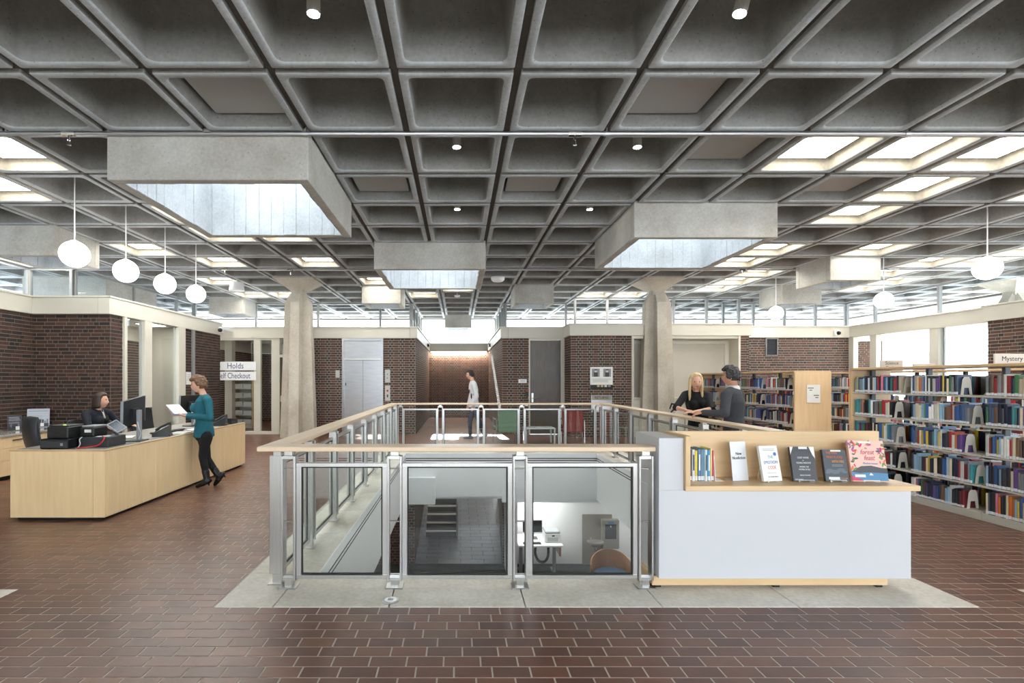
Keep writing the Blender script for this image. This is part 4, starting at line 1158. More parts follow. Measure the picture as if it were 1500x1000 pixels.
# cover books on wire easels
def easel_book(x, y, w_, h_, rot, label, covmat, build, spine=.02, tilt=-12):
    e = thing('wire_easel', 'white wire easel under ' + label[1], 'easel', (x, y, ZL), rot)
    m_ = MB(); r = .0022
    for s in (-.035, .035):
        m_.tube([(s*1.6, -.035, .016), (s*1.6, -.035, .003), (s, -.02, .003), (s, .09, .003), (s, .045, .20)], r, 6)
    m_.tube([(-.056, -.035, .016), (.056, -.035, .016)], r, 6); m_.tube([(-.035, .045, .20), (.035, .045, .20)], r, 6)
    m_.build('wire_frame', M['white'], e)
    b = thing('book', label[0], 'book', (x, y, ZL), rot, 'books displayed face out on the ledge')
    bt = Matrix.Translation((0, -.022, .005)) @ Matrix.Rotation(R(tilt), 4, 'X')
    m_ = MB()
    m_.obox(bt @ Matrix.Translation((0, 0, h_/2)), w_, .003, h_)
    m_.obox(bt @ Matrix.Translation((0, spine, h_/2)), w_, .003, h_)
    m_.obox(bt @ Matrix.Translation((-w_/2 + .0015, spine/2, h_/2)), .003, spine - .003, h_)
    m_.build('cover', covmat, b)
    m_ = MB(); m_.obox(bt @ Matrix.Translation((.004, spine/2, h_/2)), w_ - .012, spine - .004, h_ - .01); m_.build('pages', M['page'], b)
    build(b, bt)
    # library slip on the cover
    return b
def flat(nm, bt, x0, x1, z0, z1, mt, par, d=.0018):
    m_ = MB(); m_.obox(bt @ Matrix.Translation(((x0+x1)/2, -d - .0004, (z0+z1)/2)), x1 - x0, .0008, z1 - z0); return m_.build(nm, mt, par)
def poly(nm, bt, pts, mt, par, d=.002):
    m_ = MB(); m_.add([bt @ Vector((px, -d, pz)) for px, pz in pts], [tuple(range(len(pts)))]); return m_.build(nm, mt, par)
def words(b, bt, s, size, x, z, mt, sx=.85, d=.0032, shear=0, align='CENTER'):
    return text('lettering', s, size, bt @ face_my(x, -d, z), mt, b, sx=sx, depth=.0003, shear=shear, align=align)
pm = lambda nm, c, r=.4: plain(nm, srgb(*c), r)
I_ = {'teal': pm('print teal', (58, 150, 160)), 'coral': pm('print coral', (214, 96, 70)), 'blue': pm('print blue', (60, 104, 180)), 'gold': pm('print gold', (196, 170, 96)), 'white': pm('print white', (236, 236, 236)),
      'orange': pm('print orange', (230, 110, 50)), 'amber': pm('print amber', (236, 160, 70)), 'magenta': pm('print rose', (206, 50, 96)), 'grey': pm('print grey', (150, 152, 156)), 'dgrey': pm('print charcoal', (54, 56, 62)),
      'leaf': pm('print leaf', (104, 146, 74)), 'leafd': pm('print dark leaf', (62, 96, 66)), 'sea': pm('print sea', (70, 132, 176)), 'rock': pm('print headland', (66, 68, 72)), 'violet': pm('print violet', (168, 84, 158)), 'sky': pm('print smoke', (92, 104, 116))}
def art1(b, bt):
    words(b, bt, 'THE', .034, .008, .182, I_['teal'], .8); words(b, bt, 'EMOTION', .034, .004, .142, I_['blue'], .82); words(b, bt, 'CODE', .034, .008, .102, I_['coral'], .8)
    for i, z in enumerate((.232, .243)): flat('small_print', bt, -.05, .055, z, z + .004, I_['grey'], b)
    flat('small_print', bt, -.04, .04, .062, .065, I_['grey'], b)
    words(b, bt, 'Dr. Bradley Nelson', .014, .006, .034, M['ink'], .8)
    m_ = MB(); m_.lathe([(.014, 0), (.014, .001), (.0001, .001)], 16, bt @ Matrix.Translation((.052, -.0018, .205)) @ Matrix.Rotation(PI/2, 4, 'X')); m_.build('seal', I_['blue'], b)
    flat('slip', bt, -.02, .03, .252, .262, M['paper'], b)
easel_book(2.405, 3.83, .165, .27, R(12), ('white face-out book titled The Emotion Code in coloured letters', 'the white book with coloured letters'), M['paper'], art1, .018)
def art2(b, bt):
    bt = bt @ Matrix.Diagonal((.865, 1, 1, 1))
    poly('cover_art', bt, [(-.075, .262), (-.105, .20), (-.105, .262)], M['paper'], b)
    poly('cover_art', bt, [(.06, .262), (.105, .262), (.105, .17), (.085, .20)], M['paper'], b)
    poly('cover_art', bt, [(-.075, .262), (.06, .262), (.085, .2), (.04, .225), (-.05, .225), (-.105, .20)], I_['dgrey'], b, .0022)
    for s_, z, sz in (('GUEST HOUSE', .178, .019), ('for', .158, .013), ('YOUNG WIDOWS', .138, .019), ('AMONG THE', .108, .017), ('WOMEN OF ISIS', .088, .017), ('AZADEH MOAVENI', .045, .013)):
        words(b, bt, s_, sz, 0, z, I_['white'], .8)
    flat('slip', bt, -.03, .045, .245, .262, M['paper'], b, .003)
    flat('slip', bt, -.09, -.02, .006, .018, I_['grey'], b)
easel_book(2.66, 3.83, .178, .26, R(-3), ('dark grey face-out book titled Guest House for Young Widows', 'the dark grey book'), pm('cover slate', (62, 64, 70)), art2, .022)
def art3(b, bt):
    bt = bt @ Matrix.Diagonal((.88, 1, 1, 1))
    words(b, bt, 'THE MAN', .027, -.024, .215, I_['orange'], .8); words(b, bt, 'WHO PLAYED', .027, .0, .181, I_['orange'], .8); words(b, bt, 'WITH FIRE', .027, .022, .148, I_['amber'], .8)
    for z in (.122, .113): flat('small_print', bt, -.03, .06, z, z + .003, I_['grey'], b)
    for i, (px, pz, s_) in enumerate(((-.05, .08, .03), (-.01, .07, .035), (.04, .085, .03), (.065, .07, .02), (-.07, .065, .02))):
        poly('cover_art', bt, [(px + s_*math.cos(q)*1.1, pz + s_*.45*math.sin(q)) for q in [2*PI*k/12 for k in range(12)]], I_['sky'], b, .0019 + i*.0002)
    words(b, bt, 'JAN STOCKLASSA', .013, .045, .022, I_['amber'], .75)
    flat('slip', bt, -.07, .02, .012, .032, M['paper'], b, .003)
    flat('slip', bt, -.03, .055, .225, .237, M['paper'], b, .003)
easel_book(2.905, 3.83, .168, .24, R(-5), ('grey face-out book titled The Man Who Played with Fire', 'the grey book with orange letters'), pm('cover storm', (64, 72, 80)), art3, .024)
def art4(b, bt):
    bt = bt @ Matrix.Diagonal((.885, 1, 1.03, 1))
    r2 = random.Random(3)
    for i in range(58):
        side = r2.random()
        if side < .42: px, pz = -.14 + r2.random()*.05, .09 + r2.random()*.2
        elif side < .75: px, pz = .085 + r2.random()*.055, .12 + r2.random()*.17
        else: px, pz = -.14 + r2.random()*.28, .262 + r2.random()*.03
        a = r2.uniform(0, PI); L = r2.uniform(.010, .022); k = r2.choice(['leaf', 'leafd', 'magenta', 'violet', 'orange', 'leaf', 'coral'])
        poly('cover_art', bt, [(px + L*math.cos(q)*math.cos(a) - .4*L*math.sin(q)*math.sin(a), pz + L*math.cos(q)*math.sin(a) + .4*L*math.sin(q)*math.cos(a)) for q in [2*PI*j/8 for j in range(8)]], I_[k], b, .0022 + i*.00001)
    words(b, bt, 'the', .02, -.005, .245, I_['magenta'], .8, shear=.3); words(b, bt, 'forest', .052, .0, .215, I_['magenta'], .9, shear=.35); words(b, bt, 'feast', .052, .012, .172, I_['magenta'], .9, shear=.35)
    words(b, bt, 'Mediterranean', .024, .015, .132, I_['sea'], .85, shear=.35)
    poly('cover_art', bt, [(-.145, .005), (.145, .005), (.145, .075), (-.145, .075)], I_['sea'], b, .002)
    poly('cover_art', bt, [(-.145, .07), (-.12, .085), (-.06, .112), (.02, .116), (.10, .1), (.145, .098), (.145, .06), (.0, .066), (-.08, .06)], I_['rock'], b, .0025)
    poly('cover_art', bt, [(-.005, .045), (.03, .045), (.01, .064)], M['paper'], b, .003)
    poly('cover_art', bt, [(-.145, .005), (-.05, .005), (-.09, .022), (-.145, .04)], I_['magenta'], b, .0026)
    flat('slip', bt, -.12, -.035, .03, .05, M['paper'], b, .003); flat('slip', bt, -.06, .04, .283, .296, M['paper'], b, .0032)
easel_book(3.15, 3.82, .255, .312, R(-6), ('large pink face-out cookbook titled the forest feast with sea and flowers', 'the pink cookbook'), pm('cover pink', (238, 196, 180)), art4, .022)
# ---------------------------------------------------------------- service desk
DX0, DX1, DY0, DY1, DZ = -5.03, -3.96, 5.56, 9.22, .795
T = thing('service_desk', 'long maple service desk with grey worktop', 'desk', (DX1, DY0, 0))
def dk(x0, x1, y0, y1, z0, z1, nm, mt, b=.003):
    m_ = MB(); m_.bbox(x0, x1, y0, y1, z0, z1, b); return m_.build(nm, mt, T)
DW, DL = DX1 - DX0, DY1 - DY0
dk(-DW + .05, -.05, .05, DL - .05, .002, .035, 'toe_base', M['black'])
dk(-DW + .01, -.135, .0, .02, .035, .775, 'end_panel', M['deskwood'])
dk(-.132, -.0, .0, .02, .035, .775, 'corner_post', M['deskwood'])
dk(-DW, -DW + .035, .021, .6, .035, .775, 'side_panel', M['deskwood'])
cuts = [.021, .075, .935, 1.845, 2.76, DL]
for a, b in zip(cuts[:-1], cuts[1:]): dk(-.02, 0, a + .002, b - .002, .035, .775, 'front_panel', M['deskwood'])
dk(-DW + .036, -.021, DL - .02, DL, .035, .775, 'end_panel', M['deskwood'])
dk(-DW + .6, -.021, .021, .05, .035, .77, 'carcass', M['deskwood'])
dk(-DW, .004, -.004, .028, .775, DZ, 'edge_band', M['mapley'])
dk(-.03, .004, .028, DL, .775, DZ, 'edge_band', M['mapley'])
dk(-DW, -.03, .028, DL, .765, DZ - .006, 'worktop', M['greytop'])

# staff counter with drawers along the left wall
T = thing('staff_counter', 'low maple counter with drawers and glossy grey top along the left brick wall', 'counter', (-7.13, 9.25, 0))
def ct(x0, x1, y0, y1, z0, z1, nm, mt, b=.003, par=None):
    m_ = MB(); m_.bbox(x0, x1, y0, y1, z0, z1, b); return m_.build(nm, mt, par or T)
ct(-.78, .03, -3.0, -.0, .685, .72, 'worktop', plain('polished grey top', srgb(176, 174, 168), .12, var=.03, vs=40))
ct(-.78, -.02, -3.0, -.0, .06, .684, 'carcass', M['deskwood'])
ct(-.78, -.05, -3.0, -.0, 0, .06, 'toe_base', M['black'])
yq = [-.02, -.62, -.92, -1.52, -1.82, -2.4, -3.0]
for i, (b_, a_) in enumerate(zip(yq[:-1], yq[1:])):
    if i in (2, 4):
        for z0, z1 in ((.50, .68), (.305, .495), (.065, .30)):
            d = ct(-.02, -.001, a_ + .003, b_ - .003, z0, z1, 'drawer', M['deskwood'])
            ct(-.001, .022, (a_+b_)/2 - .09, (a_+b_)/2 + .09, (z0+z1)/2 + .02, (z0+z1)/2 + .035, 'handle', M['darkgrey'], par=d)
    else:
        d = ct(-.02, -.001, a_ + .003, b_ - .003, .36, .68, 'cupboard_door', M['deskwood'])
        d = ct(-.02, -.001, a_ + .003, b_ - .003, .065, .355, 'cupboard_door', M['deskwood'])
# two photo stands on the counter
def photo_stand(x, y, w_, h_, rot, label, sky, seed):
    t = thing('photo_stand', label, 'photo stand', (x, y, .72), rot)
    bt = Matrix.Rotation(R(-9), 4, 'X'); r2 = random.Random(seed)
    m_ = MB(); m_.obox(bt @ Matrix.Translation((0, .004, h_/2)), w_, .006, h_); m_.build('print', pm('photo print %d' % seed, sky), t)
    def q(nm, x0, x1, z0, z1, c):
        m_ = MB(); m_.obox(bt @ Matrix.Translation(((x0+x1)/2, -.0005, (z0+z1)/2)), x1 - x0, .003, z1 - z0); m_.build(nm, c, t)
    A, B_, C_ = pm('photo dark', (54, 56, 64)), pm('photo mid', (120, 124, 134)), pm('photo light', (206, 208, 214))
    q('image_band', -w_/2+.01, w_/2-.01, .02*h_, .22*h_, A)
    for i in range(9):
        cx = -w_/2 + .03 + (w_ - .06)*i/8
        q('image_figure', cx - .012, cx + .012, .2*h_, (.34 + .12*r2.random())*h_, r2.choice([A, B_, A]))
    for i in range(5):
        z = (.5 + .09*i)*h_; q('image_band', -w_/2+.02, w_/2-.02 - r2.random()*.1*w_, z, z + .02*h_, r2.choice([B_, C_, C_]))
    m_ = MB(); m_.obox(Matrix.Translation((0, .05, .003)), w_*.8, .1, .005); m_.obox(Matrix.Rotation(R(20), 4, 'X') @ Matrix.Translation((0, .075, h_*.3)), w_*.4, .004, h_*.6); m_.build('easel', M['clear'], t)
    m_ = MB(); m_.obox(bt @ Matrix.Translation((w_*.18, -.004, .05*h_ + .03)), .05, .003, .06); m_.build('card', M['paper'], t)
photo_stand(-7.50, 8.40, .19, .26, R(50), 'small dark photo stand on the staff counter', (70, 66, 72), 4)
photo_stand(-7.62, 9.0, .32, .34, R(30), 'large pale group photo stand on the staff counter', (186, 192, 204), 5)

# ---------------------------------------------------------------- office chairs
def office_chair(name, label, x, y, rot, fab, bz=1.10):
    """seated person would face local -y"""
    t = thing(name, label, 'chair', (x, y, 0), rot)
    def curved(w0, w1, z0, z1, y0, bow, th):
        m_ = MB(); L = []
        for i in range(7):
            u = i/6; z = z0 + (z1 - z0)*u; w_ = w0 + (w1 - w0)*u
            if u > .8: w_ *= .93
            yy = y0 + .05*math.sin(PI*u*.9) + .06*u
            ring_ = [(-w_/2, yy - bow, z), (-w_/4, yy - bow*.25, z), (0, yy, z), (w_/4, yy - bow*.25, z), (w_/2, yy - bow, z),
                     (w_/2, yy - bow + th, z), (w_/4, yy - bow*.25 + th, z), (0, yy + th, z), (-w_/4, yy - bow*.25 + th, z), (-w_/2, yy - bow + th, z)]
            L.append(ring_)
        m_.ring(L); m_.smooth = True; return m_
    o = curved(.44, .42, .56, bz, .20, .05, .055).build('backrest', fab, t)
    s_ = o.modifiers.new('s', 'SUBSURF'); s_.levels = 1; s_.render_levels = 2
    o = curved(.46, .44, .55, bz - .01, .245, .05, .02).build('back_shell', M['darkgrey'], t)
    m_ = MB(); m_.bbox(-.24, .24, -.25, .22, .43, .51, .035); m_.build('seat', fab, t)
    m_ = MB(); m_.tube([(0, .18, .44), (0, .30, .46), (0, .315, .62)], .025, 8); m_.build('back_stem', M['black'], t)
    for s in (-1, 1):
        m_ = MB(); m_.tube([(s*.2, .0, .44), (s*.29, .02, .46), (s*.30, .02, .66)], .016, 8); m_.bbox(s*.30 - .04, s*.30 + .04, -.13, .12, .66, .695, .012); m_.build('armrest', M['black'], t)
    m_ = MB(); m_.tube([(0, 0, .09), (0, 0, .43)], [.03, .025], 10); m_.build('gas_stem', M['black'], t)
    for i in range(5):
        a = 2*PI*i/5 + .3
        m_ = MB(); m_.tube([(0, 0, .10), (.29*math.cos(a), .29*math.sin(a), .07)], [.03, .018], 8); l_ = m_.build('leg', M['black'], t)
        m_ = MB(); m_.lathe([(.028, -.02), (.028, .02)], 12, Matrix.Translation((.29*math.cos(a), .29*math.sin(a), .028)) @ Matrix.Rotation(a, 4, 'Z') @ Matrix.Rotation(PI/2, 4, 'X')); m_.build('castor', M['darkgrey'], l_)
    return t
office_chair('office_chair', 'charcoal office chair behind the printers at the near desk end', -5.55, 6.85, R(150), M['chairfab'], 1.10)
office_chair('office_chair', 'black office chair behind the desk phone', -5.42, 8.8, R(70), M['chairdark'], 1.09)
office_chair('office_chair', 'dark office chair under the seated woman', -5.86, 8.0, R(100), M['chairdark'], .95)

# ---------------------------------------------------------------- equipment on the service desk
ZD = DZ - .006
def bx(t, nm, mt, x0, x1, y0, y1, z0, z1, b=.004, par=None):
    m_ = MB(); m_.bbox(x0, x1, y0, y1, z0, z1, b); return m_.build(nm, mt, par or t)
t = thing('cash_drawer', 'glossy black cash drawer at the near end of the desk', 'cash drawer', (-4.60, 5.80, ZD))
bx(t, 'case', plain('gloss black', srgb(24, 25, 27), .15), -.16, .16, -.16, .16, .0, .115, .012); bx(t, 'front_tray', M['darkgrey'], -.15, .15, -.165, -.158, .015, .09, .002)
bx(t, 'lock', M['grey'], .08, .11, -.168, -.16, .04, .07, .002)
t = thing('electronics_box', 'matte black box right of the cash drawer with a red cable', 'box', (-4.28, 5.95, ZD))
bx(t, 'case', M['darkgrey'], -.15, .19, -.16, .16, .0, .12, .006)
t = thing('receipt_printer', 'black receipt printer standing on the glossy cash drawer', 'printer', (-4.59, 5.82, ZD + .115))
bx(t, 'case', M['black'], -.13, .11, -.13, .13, 0, .135, .01); bx(t, 'lid', M['darkgrey'], -.125, .105, -.11, .12, .135, .15, .006); bx(t, 'light', plain('green lamp', (.5, .8, .1), .4, emit=(.6, .9, .1), es=1.0), .02, .045, -.08, -.06, .15, .153, .001)
t = thing('label_printer', 'small grey topped label printer standing on the matte black box', 'printer', (-4.37, 5.95, ZD + .12))
bx(t, 'case', M['black'], -.075, .085, -.12, .12, 0, .11, .012); bx(t, 'lid', M['grey'], -.07, .08, -.10, .11, .11, .128, .006); bx(t, 'label', M['paper'], -.02, .06, -.1215, -.12, .05, .085, .0005)
t = thing('payment_screen', 'tilted grey touch screen behind the label printer', 'screen', (-4.17, 6.06, ZD + .12))
mt = Matrix.Translation((0, 0, .10)) @ Matrix.Rotation(R(35), 4, 'Y') @ Matrix.Rotation(R(28), 4, 'X')
m_ = MB(); m_.obox(mt, .17, .14, .018); m_.build('case', M['grey'], t)
m_ = MB(); m_.obox(mt @ Matrix.Translation((0, 0, .0095)), .14, .11, .002); m_.build('screen', M['screen'], t)
m_ = MB(); m_.tube([(0, 0, 0), (0, 0, .1)], .02, 8); m_.build('stand', M['darkgrey'], t)
t = thing('paper_slip', 'loose white papers on the matte black box', 'paper', (-4.20, 5.86, ZD + .12), R(20))
bx(t, 'sheet', M['paper'], -.06, .06, -.04, .05, .001, .004, .001); bx(t, 'sheet', M['paper'], -.02, .08, -.05, .03, .0045, .007, .001)
t = thing('red_cable', 'looped red cable hanging over the matte black box', 'cable', (-4.16, 5.76, ZD))
m_ = MB(); m_.cable([(-.22, -.06, .005), (-.12, -.055, .015), (.0, -.05, .03), (.06, -.04, .08), (.05, .0, .12), (0, .04, .13)], .006, 8); m_.build('cord', M['redcable'], t)
t = thing('grey_cable', 'looped pale cable beside the red cable', 'cable', (-4.38, 5.74, ZD))
m_ = MB(); m_.cable([(.0, -.03, .005), (.03, -.03, .05), (.02, -.025, .10), (-.01, .05, .12)], .005, 8); m_.build('cord', M['whitecable'], t)
monitor('monitor', 'large black monitor seen from behind on the service desk', (-4.21, 6.43, ZD), R(-82), .56, .34, .38, R(6))
monitor('monitor', 'monitor seen edge on beyond the standing woman', (-4.62, 8.55, ZD), R(-100), .50, .31, .37)
def desk_phone(label, x, y, rot):
    t = thing('desk_phone', label, 'phone', (x, y, ZD), rot)
    m_ = MB(); m_.ring([[(-.11, -.10, 0), (.11, -.10, 0), (.11, .10, 0), (-.11, .10, 0)], [(-.11, -.10, .04), (.11, -.10, .04), (.11, .10, .15), (-.11, .10, .15)]]); m_.build('body', M['black'], t)
    m_ = MB(); m_.tube([(-.085, -.09, .075), (-.085, -.03, .12), (-.085, .06, .165), (-.085, .10, .165)], [.022, .016, .016, .024], 8); m_.build('handset', M['darkgrey'], t)
    s = Matrix.Translation((.03, .045, .126)) @ Matrix.Rotation(math.atan2(.11, .2), 4, 'X')
    m_ = MB(); m_.obox(s, .1, .06, .006); m_.build('display', M['grey'], t)
    m_ = MB()
    for i in range(4):
        for j in range(3):
            m_.obox(Matrix.Translation((-.005 + j*.03, -.075 + i*.022, .058 + i*.0121)) @ Matrix.Rotation(math.atan2(.11, .2), 4, 'X'), .02, .013, .006)
    m_.build('keypad', M['grey'], t)
    m_ = MB(); m_.bbox(-.09, .09, .05, .12, 0, .03, .004); m_.build('foot', M['darkgrey'], t)
    m_ = MB(); m_.cable([(-.085, -.09, .07), (-.13, -.12, .02), (-.15, -.05, .006), (-.12, .08, .006)], .006, 6); m_.build('cord', M['black'], t)
desk_phone('black desk phone behind the large monitor', -4.17, 6.98, R(-70))
desk_phone('black desk phone at the far end behind the standing woman', -4.14, 8.62, R(-75))
t = thing('keyboard', 'black keyboard between the papers on the service desk', 'keyboard', (-4.36, 7.62, ZD), R(-90))
bx(t, 'case', M['black'], -.22, .22, -.07, .07, .0, .02, .004)
m_ = MB()
for i in range(15):
    for j in range(5): m_.box(-.205 + i*.0275, -.184 + i*.0275, -.058 + j*.0235, -.04 + j*.0235, .02, .026)
tag(m_.build('key', M['darkgrey'], t), kind='stuff')
for i, (x, y, r_, lab) in enumerate(((-4.12, 7.32, 10, 'white paper stack beside the keyboard'), (-4.16, 7.86, -8, 'white forms by the standing woman'), (-4.55, 6.75, 25, 'white papers under the large monitor'))):
    t = thing('paper_stack', lab, 'paper', (x, y, ZD), R(r_))
    for j in range(3): bx(t, 'sheet', M['paper'], -.105 + .01*j, .105 + .006*j, -.15, .15, .001 + .005*j, .0055 + .005*j, .001)
t = thing('mouse', 'black mouse on the service desk', 'mouse', (-4.42, 7.20, ZD), R(-80))
m_ = MB(); m_.ell((0, 0, .016), .032, .055, .017); m_.smooth = True; m_.build('shell', M['black'], t)
m_ = MB(); m_.bbox(-.004, .004, -.04, -.02, .028, .034, .001); m_.build('wheel', M['grey'], t)
t = thing('desk_tray', 'low black tray at the far end of the desk', 'tray', (-4.16, 9.0, ZD))
m_ = MB(); m_.box(-.10, .10, -.12, .12, 0, .01); m_.box(-.10, .10, -.12, -.11, .01, .085); m_.box(-.10, .10, .11, .12, .01, .085); m_.box(-.10, -.09, -.11, .11, .01, .085); m_.box(.09, .10, -.11, .11, .01, .085); m_.build('tray', M['black'], t)
bx(t, 'contents', M['darkgrey'], -.085, .085, -.1, .1, .012, .06)
# small paper notice on the brick pier
t = thing('wall_notice', 'small white notice on the brick pier above the standing woman', 'notice', (-6.485, 11.92, 1.62))
m_ = MB(); m_.box(0, .008, -.11, .11, -.15, .15); m_.build('sheet', M['paper'], t)
m_ = MB()
for z in (.08, .04, 0, -.04): m_.box(.008, .0085, -.08, .08, z, z + .01)
m_.build('print', M['grey'], t)

# ---------------------------------------------------------------- hanging signs
def board_sign(name, label, s, x0, x1, y, z0, z1, size, mt, board='white'):
    t = thing(name, label, 'sign', ((x0+x1)/2, y, z0))
    h = z1 - z0; w_ = x1 - x0
    m_ = MB(); m_.bbox(-w_/2, w_/2, -.008, .008, 0, h, .003); m_.build('board', M[board], t)
    return t, h
t, h = board_sign('hanging_sign', 'white hanging sign with blue word Holds', 'Holds', -7.15, -5.87, 14.4, 1.86, 2.113, .2, M['navyink'])
text('lettering', 'Holds', .235, face_my(.04, -.0088, h/2), M['navyink'], t, sx=.86)
for x in (-.55, .55):
    m_ = MB(); m_.tube([(x, .012, h - .05), (x, .046, 1.0)], .005, 6); m_.build('rod', M['steel'], t)
t, h = board_sign('hanging_sign', 'white hanging sign with blue words Self Checkout', 'Self Checkout', -7.15, -5.87, 14.4, 1.577, 1.825, .2, M['navyink'])
text('lettering', 'Self Checkout', .235, face_my(.0, -.0088, h/2), M['navyink'], t, sx=.71)
for x in (-.55, .55):
    m_ = MB(); m_.tube([(x*.9, .012, h - .05), (x*.9, .046, 1.29)], .005, 6); m_.build('rod', M['steel'], t)

# white shelving seen through the glass wall, and a beige post
t = thing('holds_shelf', 'pale bookshelf with bins seen through the glass wall', 'shelf', (-7.43, 16.4, 0), R(-4))
m_ = MB(); m_.bbox(-.02, .0, -.0, .4, 0, 1.62, .003); m_.bbox(.62, .64, 0, .4, 0, 1.62, .003); m_.build('side_panel', M['maple'], t)
m_ = MB(); m_.box(0, .62, .38, .40, .02, 1.60); m_.build('back_panel', M['shelfmetal'], t)
for i in range(6):
    z = .12 + i*.29
    bx(t, 'shelf_board', M['shelfmetal'], 0, .62, 0, .38, z, z + .025, .003)
    for j in range(2):
        if i < 5: bx(t, 'bin', M['fixture'], .02 + j*.30, .29 + j*.30, .02, .36, z + .026, z + .17, .006)
bx(t, 'kick', M['shelfmetal'], 0, .62, .02, .38, 0, .12, .003)
t = thing('beige_pillar', 'beige square pillar seen through the glass wall', 'pillar', (-6.88, 14.95, 0), kind='structure')
m_ = MB(); m_.bbox(-.11, .11, -.11, .11, 0, 2.9, .004); m_.build('shaft', plain('beige pillar paint', srgb(176, 164, 146), .6), t)
m_ = MB(); m_.bbox(-.13, .13, -.13, .13, 0, .1, .004); m_.build('foot', M['black'], t)

# ---------------------------------------------------------------- poster and book return
t = thing('photo_poster', 'white poster with two black and white portraits on the brick wall', 'poster', (3.91, 13.63, 1.33))
m_ = MB(); m_.bbox(-.31, .31, -.012, .012, 0, .61, .002); m_.build('board', M['paper'], t)
def pq(nm, x0, x1, z0, z1, c, d=.0128):
    m_ = MB(); m_.box(x0, x1, -d - .001, -d, z0, z1); m_.build(nm, c, t)
gm, gd, gl_ = pm('photo grey', (140, 140, 142)), pm('photo black', (46, 46, 48)), pm('photo pale', (206, 204, 200))
for x0 in (-.26, .05):
    pq('portrait', x0, x0 + .21, .34, .56, gm)
    pq('portrait_figure', x0 + .05, x0 + .16, .34, .46, gd, .0139); pq('portrait_head', x0 + .075, x0 + .135, .46, .53, gl_, .0141); pq('portrait_hair', x0 + .07, x0 + .14, .515, .54, gd, .0143)
pq('caption', -.26, .26, .25, .30, pm('caption grey', (216, 216, 216)))
for i in range(4): pq('caption_line', -.24, .1 + .1*rnd.random(), .245 - i*.018, .250 - i*.018, gm, .0132)
pq('lower_band', -.31, .31, .0, .12, M['ink'])
for i in range(4): pq('thumbnail', -.12 + i*.1, -.05 + i*.1, .06, .125, rnd.choice([gm, gl_, pm('thumb tan', (190, 170, 120))]), .0139)
t = thing('book_return', 'steel book return hatch with the word RETURNS in the brick wall', 'book return', (3.92, 13.66, .70))
m_ = MB(); m_.bbox(-.29, .29, -.02, .01, 0, .47, .004); m_.build('plate', M['stainless'], t)
m_ = MB(); m_.bbox(-.24, .24, -.026, -.02, .05, .26, .004); m_.build('flap', M['steel'], t)
m_ = MB(); m_.bbox(-.12, .12, -.04, -.026, .20, .23, .004); m_.build('pull', M['darkgrey'], t)
m_ = MB(); m_.bbox(-.27, .27, -.024, -.02, .33, .46, .002); m_.build('sign_plate', pm('return sign grey', (150, 148, 138)), t)
text('lettering', 'RETURNS', .095, face_my(0, -.0248, .395), M['ink'], t, sx=.95)

# vent on the right wall
t = thing('wall_vent', 'dark square louvred vent in the right brick wall', 'vent', (8.98, 14.27, 2.28))
m_ = MB(); m_.bbox(-.17, -.15, -.03, .03, 0, .50, .003); m_.bbox(.15, .17, -.03, .03, 0, .50, .003); m_.bbox(-.15, .15, -.03, .03, .48, .50, .003); m_.bbox(-.15, .15, -.03, .03, 0, .02, .003); m_.build('frame', M['alu'], t)
m_ = MB(); m_.box(-.15, .15, .0, .02, .02, .48); m_.build('backing', M['black'], t)
for i in range(11):
    m_ = MB(); m_.obox(Matrix.Translation((0, -.008, .04 + i*.042)) @ Matrix.Rotation(R(35), 4, 'X'), .3, .03, .003); m_.build('louvre', M['darkgrey'], t)

# ---------------------------------------------------------------- lounge chairs and table beyond the railing
def lounge(label, x, y, rot, fab):
    t = thing('lounge_chair', label, 'chair', (x, y, 0), rot)
    mt = Matrix.Translation((0, .0, 0))
    m_ = MB(); m_.obox(Matrix.Translation((0, -.26, .58)) @ Matrix.Rotation(R(-10), 4, 'X'), .50, .07, .56); o = m_.build('backrest', fab, t); b_ = o.modifiers.new('b', 'BEVEL'); b_.width = .015; b_.segments = 2
    m_ = MB(); m_.bbox(-.27, .27, -.24, .32, .34, .44, .02); m_.build('seat', fab, t)
    for s in (-1, 1):
        m_ = MB(); m_.tube([(s*.28, -.28, .0), (s*.28, -.26, .60), (s*.28, .26, .60), (s*.28, .28, 0)], .013, 8); m_.build('leg_frame', M['chrome'], t)
        m_ = MB(); m_.bbox(s*.28 - .025, s*.28 + .025, -.24, .24, .61, .64, .006); m_.build('armrest', M['darkwood'], t)
    m_ = MB(); m_.tube([(-.28, .2, .33), (.28, .2, .33)], .012, 8); m_.tube([(-.28, -.2, .33), (.28, -.2, .33)], .012, 8); m_.build('cross_bar', M['chrome'], t)
lounge('lounge chair with green upholstery left of the white magazine table', 1.18, 12.4, R(6), M['green'])
lounge('lounge chair with dark red upholstery right of the magazine table', 2.82, 12.4, R(-8), M['red'])
t = thing('side_table', 'low white metal table with magazines beyond the railing', 'table', (1.98, 12.3, 0))
m_ = MB(); m_.bbox(-.37, .37, -.27, .27, .385, .41, .004); m_.build('table_top', M['whitegloss'], t)
for sx in (-1, 1):
    for sy in (-1, 1):
        m_ = MB(); m_.bbox(sx*.345 - .018, sx*.345 + .018, sy*.245 - .018, sy*.245 + .018, 0, .385, .003); m_.build('leg', M['whitegloss'], t)
